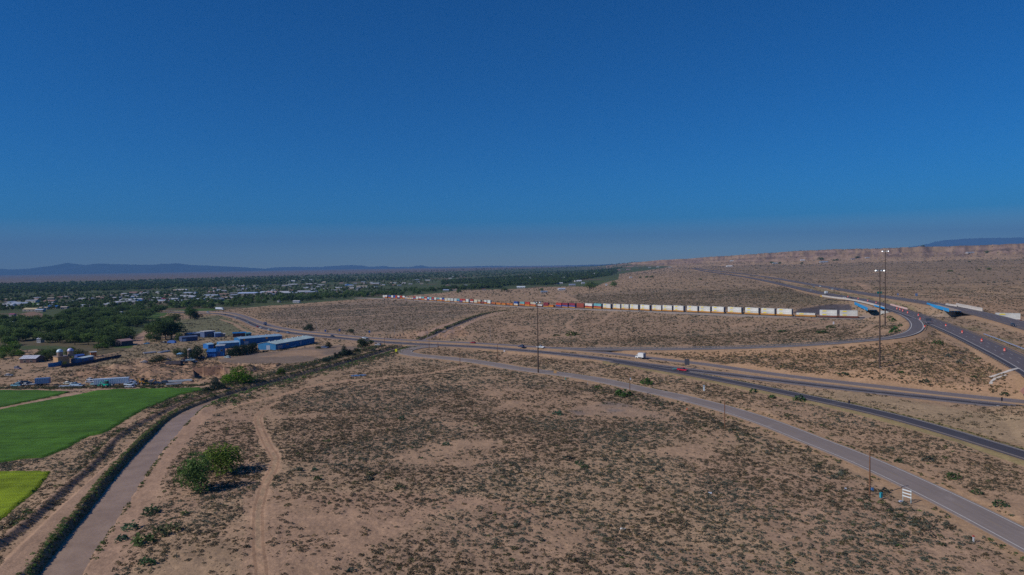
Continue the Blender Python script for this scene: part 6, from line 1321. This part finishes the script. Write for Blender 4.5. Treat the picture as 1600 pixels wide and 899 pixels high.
wood('town_trees', [(690,456),(800,451),(880,447),(925,441),(962,436),(966,427),(1030,419),(985,420),(900,428),(800,434),(690,440)], 11000, 8, 12, .27, 'trees around the farms beyond the railway', WC_)
# ------------------------------------------------------------ the town: every roof a building of its own
def town_house(P, rz, L, W, H, wc, rc, lab, grp, name='town_house', cat='house'):
    key = (round(L), round(W), wc, rc)
    if key not in THM:
        b = MB(); wm_, rm_ = wallm(wc), roofm(rc); b.box(0, 0, -.5, L, W, H + .5, wm_); R = W * .16
        b.poly([(-L/2-.4,-W/2-.4,H),(L/2+.4,-W/2-.4,H),(L/2+.4,W/2+.4,H),(-L/2-.4,W/2+.4,H),(-L/2-.2,0,H+R),(L/2+.2,0,H+R)], [(0,1,5,4),(2,3,4,5),(1,2,5),(3,0,4),(0,3,2,1)], rm_)
        for x in (-L*.3, L*.05, L*.32): b.box(x, -W/2 - .03, 1.0, L * .08, .08, 1.2, glass_m)
        THM[key] = b.mesh(name)
    o = link(name, THM[key], None); o.location = P; o.rotation_euler[2] = rz; tag(o, lab, cat, grp)
THM = {}
RC = [((.50,.52,.56), 'white'), ((.42,.47,.54), 'pale grey'), ((.44,.45,.49), 'white'), ((.04,.16,.46), 'bright blue'), ((.36,.22,.17), 'reddish brown'), ((.30,.31,.33), 'grey'), ((.50,.42,.32), 'tan'), ((.34,.40,.50), 'blue grey')]
TB = [([(0,486),(0,471),(60,467),(150,462),(330,449),(480,441),(560,440),(620,437),(700,433),(760,431),(760,438),(640,446),(590,450),(560,456),(480,462),(420,462),(330,473),(262,474),(200,480),(120,483)], 170, 'in the valley town'),
      ([(690,446),(760,438),(860,432),(930,428),(940,436),(900,444),(860,447),(780,450),(700,453)], 34, 'among the farm trees beyond the railway')]
for poly, n_, where in TB:
    pp = np.array(poly); got = []; tries = 0
    while len(got) < n_ and tries < 6000:
        tries += 1; x = RNG.uniform(pp[:, 0].min(), pp[:, 0].max()); y = RNG.uniform(pp[:, 1].min(), pp[:, 1].max())
        if not inpoly(np.array([x]), np.array([y]), poly)[0]: continue
        P = at_z(x, y, -5.0); P[2] = hz(P[0], P[1])
        if any((P[0]-g[0])**2 + (P[1]-g[1])**2 < 420 for g in got): continue
        got.append(P); rc, cn = RC[int(RNG.choice(8, p=[.25,.19,.14,.02,.09,.12,.10,.09]))]; L, W = [(13,9),(18,9),(24,12),(34,16)][int(RNG.choice(4, p=[.35,.35,.2,.1]))]
        town_house(P + np.array([0, 0, 0]), RNG.uniform(-.25, .25) + (1.57 if RNG.uniform() < .25 else 0), L, W, RNG.choice([3.2, 4.0]), [(.35,.30,.26),(.45,.43,.42),(.26,.2,.17)][int(RNG.integers(0, 3))], rc, 'small %s roofed building %s' % (cn, where), '%s roofs %s' % (cn, where))
SPB = [(50,486.5,21,'cream',(.62,.50,.30),'long cream roofed barn in the left valley'),(63,487.5,12,'w',(.5,.58,.7),'small white house right of the cream barn'),(101,483,10,'t',(.60,.5,.42),'pale tan roofed house in the middle of the left valley'),(20,494.8,8,'p',(.42,.10,.22),'magenta roofed house left of the big grove'),(19.5,507.5,5,'w',(.62,.64,.7),'white house at the edge of the big grove'),(107,492.5,5,'w',(.7,.72,.78),'small bright white house inside the grove'),(90,506.5,12,'t',(.42,.30,.26),'reddish roofed house inside the grove'),
 (63.5,535.5,6,'w',(.6,.62,.72),'white domed house deep in the grove'),(114.5,531.5,5,'w',(.5,.6,.68),'pale blue house deep in the grove'),(188,491.5,7,'w',(.5,.52,.58),'grey white house above the grove edge'),(204,498.5,8,'w',(.42,.55,.56),'pale teal house at the grove right edge'),(222,472.5,15,'b',(.03,.16,.5),'bright blue roofed store in the town'),(202,474.5,9,'b',(.05,.3,.55),'light blue roofed store left of the bright blue one'),(280,472,7,'b',(.04,.2,.62),'small vivid blue roof in the town'),
 (253,472.5,14,'w',(.5,.55,.66),'long white store below the red roof'),(257,469.5,12,'r',(.42,.07,.16),'crimson roofed store in the town'),(211,466.5,11,'w',(.64,.64,.66),'white roofed hall left in the town'),(388,461.5,30,'bl',(.40,.50,.72),'very long pale blue warehouse on the town edge'),(331,457.5,9,'w',(.62,.6,.62),'white hall near the middle of the town'),(338,485.6,1,'',None,''),
 (456,440.5,10,'w',(.72,.74,.78),'bright white building among the far trees'),(480,438.8,17,'w',(.5,.58,.68),'long pale roof right of the bright white building'),(405,460,10,'w',(.5,.54,.66),'pale roofed shop near the belt of trees'),(425,459,16,'r',(.50,.34,.30),'long pinkish roofed shop near the belt of trees'),(445,458.8,12,'w',(.5,.5,.56),'grey white shop right of the pinkish roof'),(436,472.5,4,'w',(.55,.62,.64),'tiny white house at the scrub edge beyond the highway'),(463.5,473.5,10,'w',(.62,.62,.64),'white trailer house at the scrub edge'),(522.5,464.8,9,'b',(.42,.48,.85),'lavender white house in front of the tree belt'),(545,447.5,11,'b',(.04,.18,.50),'blue roofed building in the far town'),
 (697,455.3,9,'w',(.42,.52,.72),'pale blue roofed building beside the flat'),(710,454.4,8,'t',(.50,.36,.28),'tan roofed house between pale roofs'),(722,451.5,8,'w',(.6,.6,.68),'white roofed house on the rise by the trees'),(731,452,6,'w',(.45,.52,.6),'grey blue roof at the right end of the farm row'),(756,454,6,'r',(.24,.09,.06),'red brown barn at the field edge'),(814,450.5,13,'w',(.68,.76,.80),'long bright pale shed left of the mast top'),(850,458.3,10,'b',(.24,.33,.46),'blue grey roofed shed above the train'),(877.5,453.8,11,'w',(.56,.6,.74),'white roofed barn with a red end above the train'),(872,444.5,14,'w',(.5,.52,.55),'low wide pale house among the farm trees'),(903,440.5,11,'w',(.72,.74,.80),'bright white roof among the farm trees'),(894,446.8,10,'b',(.3,.36,.52),'blue grey roof near the dirt road'),(911,443.8,5,'w',(.62,.66,.8),'small white roof near the dirt road'),(985.5,434.5,4,'w',(.72,.74,.74),'small bright white house on the far flats'),
 (947.5,446.5,3,'w',(.6,.66,.72),'tiny white shed by the dark round tree'),(1139.5,417,9,'w',(.80,.80,.78),'large bright white house below the bluffs'),(1144,408.6,6,'w',(.6,.66,.68),'pale house close under the red bluffs'),(1211,412.5,8,'b',(.35,.44,.5),'grey blue house under the bluffs left of the masts'),(1254,407.5,6,'w',(.68,.72,.8),'white house under the bluffs right of the blue one'),(1287,411,12,'b',(.26,.36,.48),'long blue grey roof under the bluffs'),(1355,404,6,'w',(.55,.56,.6),'pale house left of the tallest mast top'),(1333,406,6,'b',(.05,.1,.2),'dark blue house under the bluffs'),(1516,396.5,12,'w',(.45,.46,.5),'pale row house high on the slope'),(1028,418,4,'w',(.66,.66,.7),'white building near the far end of the freeway'),(1047,418.5,5,'w',(.6,.58,.56),'pale building at the far end of the freeway'),(1015,419,4,'w',(.5,.5,.54),'grey building left of the far freeway end'),(965,423.3,8,'r',(.40,.22,.16),'reddish roof in the far right valley'),(982,422,7,'r',(.38,.2,.18),'second reddish roof in the far right valley')]
for x, y, wpx, _k, rc, lab in SPB:
    if not lab: continue
    P = gp(x, y); L = wpx / 1067 * P[1]; W = max(5.0, min(L * .6, 16)); H = 3.4 if L < 30 else 5
    town_house(P, RNG.uniform(-.12, .12), L, W, H, (.32,.29,.28) if sum(rc) < 1.8 else (.5,.5,.52), rc, lab, None, 'building' if L > 25 else 'house', 'building' if L > 25 else 'house')
# trees under the bluffs
for px, py, h_, lab in [(1206,413,5,'dark tree beside the grey blue house under the bluffs'),(1219,412.5,4,'dark tree right of the grey blue house under the bluffs'),(1282,406.5,6,'dark tree on the rise under the bluffs'),(1253,412.5,3.5,'dark tree below the white house under the bluffs'),(1340,403.5,4,'dark tree close to the dark blue house'),(1308,408,4,'dark tree left of the dark blue house'),(1303,408,3.5,'small dark tree left of the masts'),(1541,396,5,'wide dark tree high on the slope'),(1530,423,3,'dark shrub tree on the right slope'),(1546,422,4,'darker shrub tree on the right slope'),(1514,410,3,'small dark tree on the right slope'),(1484,425,4.5,'wide dark bush patch on the right slope'),(1442,385.5,3,'dark trees on the rim of the bluffs')]:
    P = gp(px, py); tree(P, h_ / 1067 * P[1], 1.8, 'bushy', DG, lab, None, 200)
fe = [np.array(at_z(px, py, 44.0)) for px, py in [(1000,418.5),(1070,415.5)]]
# ------------------------------------------------------------ single shrubs that stand out in the scrub
SHR = [(236,803,8,.9,(.08,.12,.06),'large dark sage bush beside the canal strip'),(248,838,9,1,OLIVE*1.3,'wide olive bush below the dark sage bush'),(205,827,8,.9,(.07,.13,.07),'blue green bush close to the canal'),(225,850,10,1,(.11,.16,.055),'broad light green bush by the canal strip'),(268,830,9,.9,OLIVE*1.3,'olive bush, right one of the cluster'),(190,845,7,.8,(.05,.11,.07),'teal green bush at the canal edge'),(288,804,4,.8,GREEN,'small bright green bush right of the olive bushes'),(228,882,8,.8,(.06,.12,.05),'green bush low in the frame near the canal'),
 (496,750,7,.8,(.07,.10,.04),'bright green bush in the dense scrub'),(578,743,7,.9,OLIVE,'olive bush at the edge of the dense scrub'),(575,751,8,.9,SAGE*.7,'dark sage bush below the olive one'),(555,756,6,.8,OLIVE*.9,'small dark bush left of the olive one'),(492,735,5,.8,(.05,.13,.08),'teal bush in the dense scrub'),(467,735,6,.8,SAGE,'sage bush left of the teal one'),(450,790,6,.6,OLIVE*.8,'low dark bush near the dirt track'),(625,763,9,.6,(.08,.10,.05),'wide low green bush at the sand edge'),(513,690,4,.8,GREEN,'small vivid bush in the middle scrub'),(628,655,5,.9,(.045,.10,.06),'dark teal bush high in the field'),(697,696,6,.9,(.06,.11,.07),'green bush in the right middle scrub'),
 (974,619,13,.7,(.06,.12,.03),'broad bright green bush around the wooden pole'),(935,607,7,.6,(.06,.12,.03),'bright green bush left of the wooden pole'),(1010,600,10,.8,(.06,.12,.03),'bright green bush across the road from the pole'),(1177,614,6,1.1,(.035,.10,.03),'round dark green bush by the dark ramp'),(1250,626,9,.9,(.04,.10,.03),'large dark green bush at the edge of the dark ramp'),(1206,622,6,.8,(.04,.10,.03),'low green bush left of the large one at the ramp'),(872,648,8,.7,(.06,.13,.08),'teal green bush in the field near the gravel patch'),(905,725,7,.8,(.05,.10,.05),'dark green bush in the central field'),(1230,650,5,.8,(.05,.09,.04),'small dark bush above the frontage road'),
 (1398,520,9,.9,(.04,.12,.03),'large green bush inside the loop ramp'),(1395,503,6,.9,(.045,.11,.03),'green bush above the large one inside the loop'),(1407,510,4,.8,(.045,.11,.03),'small green bush inside the loop ramp'),(1465,538,8,.7,(.05,.11,.03),'flat green bush on the brown embankment'),(1390,497,5,.7,(.05,.11,.03),'low green patch beside the rear mast'),(1284,521,9,.5,(.06,.11,.04),'green patch in the scrub left of the masts'),(1297,513,7,.6,(.06,.11,.04),'upper green patch left of the masts'),(1222,519,7,.5,(.07,.11,.05),'faint green patch above the ramp line'),(893,524,11,.5,(.08,.11,.035),'bright green patch at the end of the sand trail'),(869,525,6,.5,(.07,.1,.04),'green patch left of the sand trail end'),
 (1482,558,5,1.0,SAGE,'tall sage bush on the embankment'),(1500,568,6,1,SAGE*.9,'second sage bush down the embankment'),(1529,562,5,.8,(.05,.10,.04),'small green bush high on the embankment'),(1408,583,5,.7,(.05,.11,.03),'small green bush by the far highway edge'),(1445,597,8,.6,(.05,.08,.05),'flat dark bush at the foot of the embankment'),(1522,590,5,.7,(.06,.10,.04),'green bush below the concrete flume'),(1570,618,7,.8,(.045,.08,.04),'dark bush near the diamond sign'),(1318,586,8,.5,(.045,.09,.05),'flat green bush above the far carriageway'),
 (1490,748,11,.9,(.08,.12,.045),'large yellow green bush right of the frontage road'),(1527,772,9,.8,(.08,.12,.05),'yellow green bush low on the right'),(1562,790,11,.8,(.07,.11,.05),'broad bush at the right edge by the road'),(1450,720,9,.8,SAGE,'sage bush in the band right of the road'),(1404,722,7,.8,(.06,.10,.05),'green bush right above the pole top'),(1381,769,8,.9,SAGE*.8,'dark sage bush left of the barricade'),(1406,808,7,.7,(.06,.10,.045),'green bush below the barricade'),(1262,706,6,.8,SAGE,'sage bush at the lower road edge'),(1237,880,7,.8,(.05,.09,.05),'dark bush at the bottom edge'),(549,893,7,.9,(.04,.08,.07),'dark teal bush at the bottom edge'),(805,858,6,.7,OLIVE,'olive bush low in the central field'),(1030,735,7,.8,SAGE*.8,'dark sage bush right of centre'),(946,720,6,.9,SAGE*.7,'dark bush near the sand opening'),(887,718,8,.7,SAGE*.7,'low dark bush left of the sand opening'),(914,731,7,.7,(.06,.10,.045),'light bush at the sand opening')]
for px, py, hw, hk, c, lab in SHR:
    P = gp(px, py); w_ = hw / 1067 * P[1] * (1.75 if px < 300 else 1.1); k = 90; rng = np.random.default_rng(int(px * 7 + py)); Q = bush_tpl(k, rng, .2).reshape(-1, 3); lb = np.sin(np.arctan2(Q[:, 1], Q[:, 0]) * 3 + px)[:, None] * .12 + 1
    Q = Q * np.array([1, .85, hk]) * lb * w_; cc = np.repeat(rng.uniform(.75, 1.3, k), 4)[:, None] * np.array(c)[None]
    o = link('shrub', mesh_np('shrub', Q, np.arange(len(Q)).reshape(-1, 4), [LEAF], colors={'leafcol': cc})); o.location = P; tag(o, lab, 'shrub')
haze(4.6e-5, (.165,.405,.80), 1950)
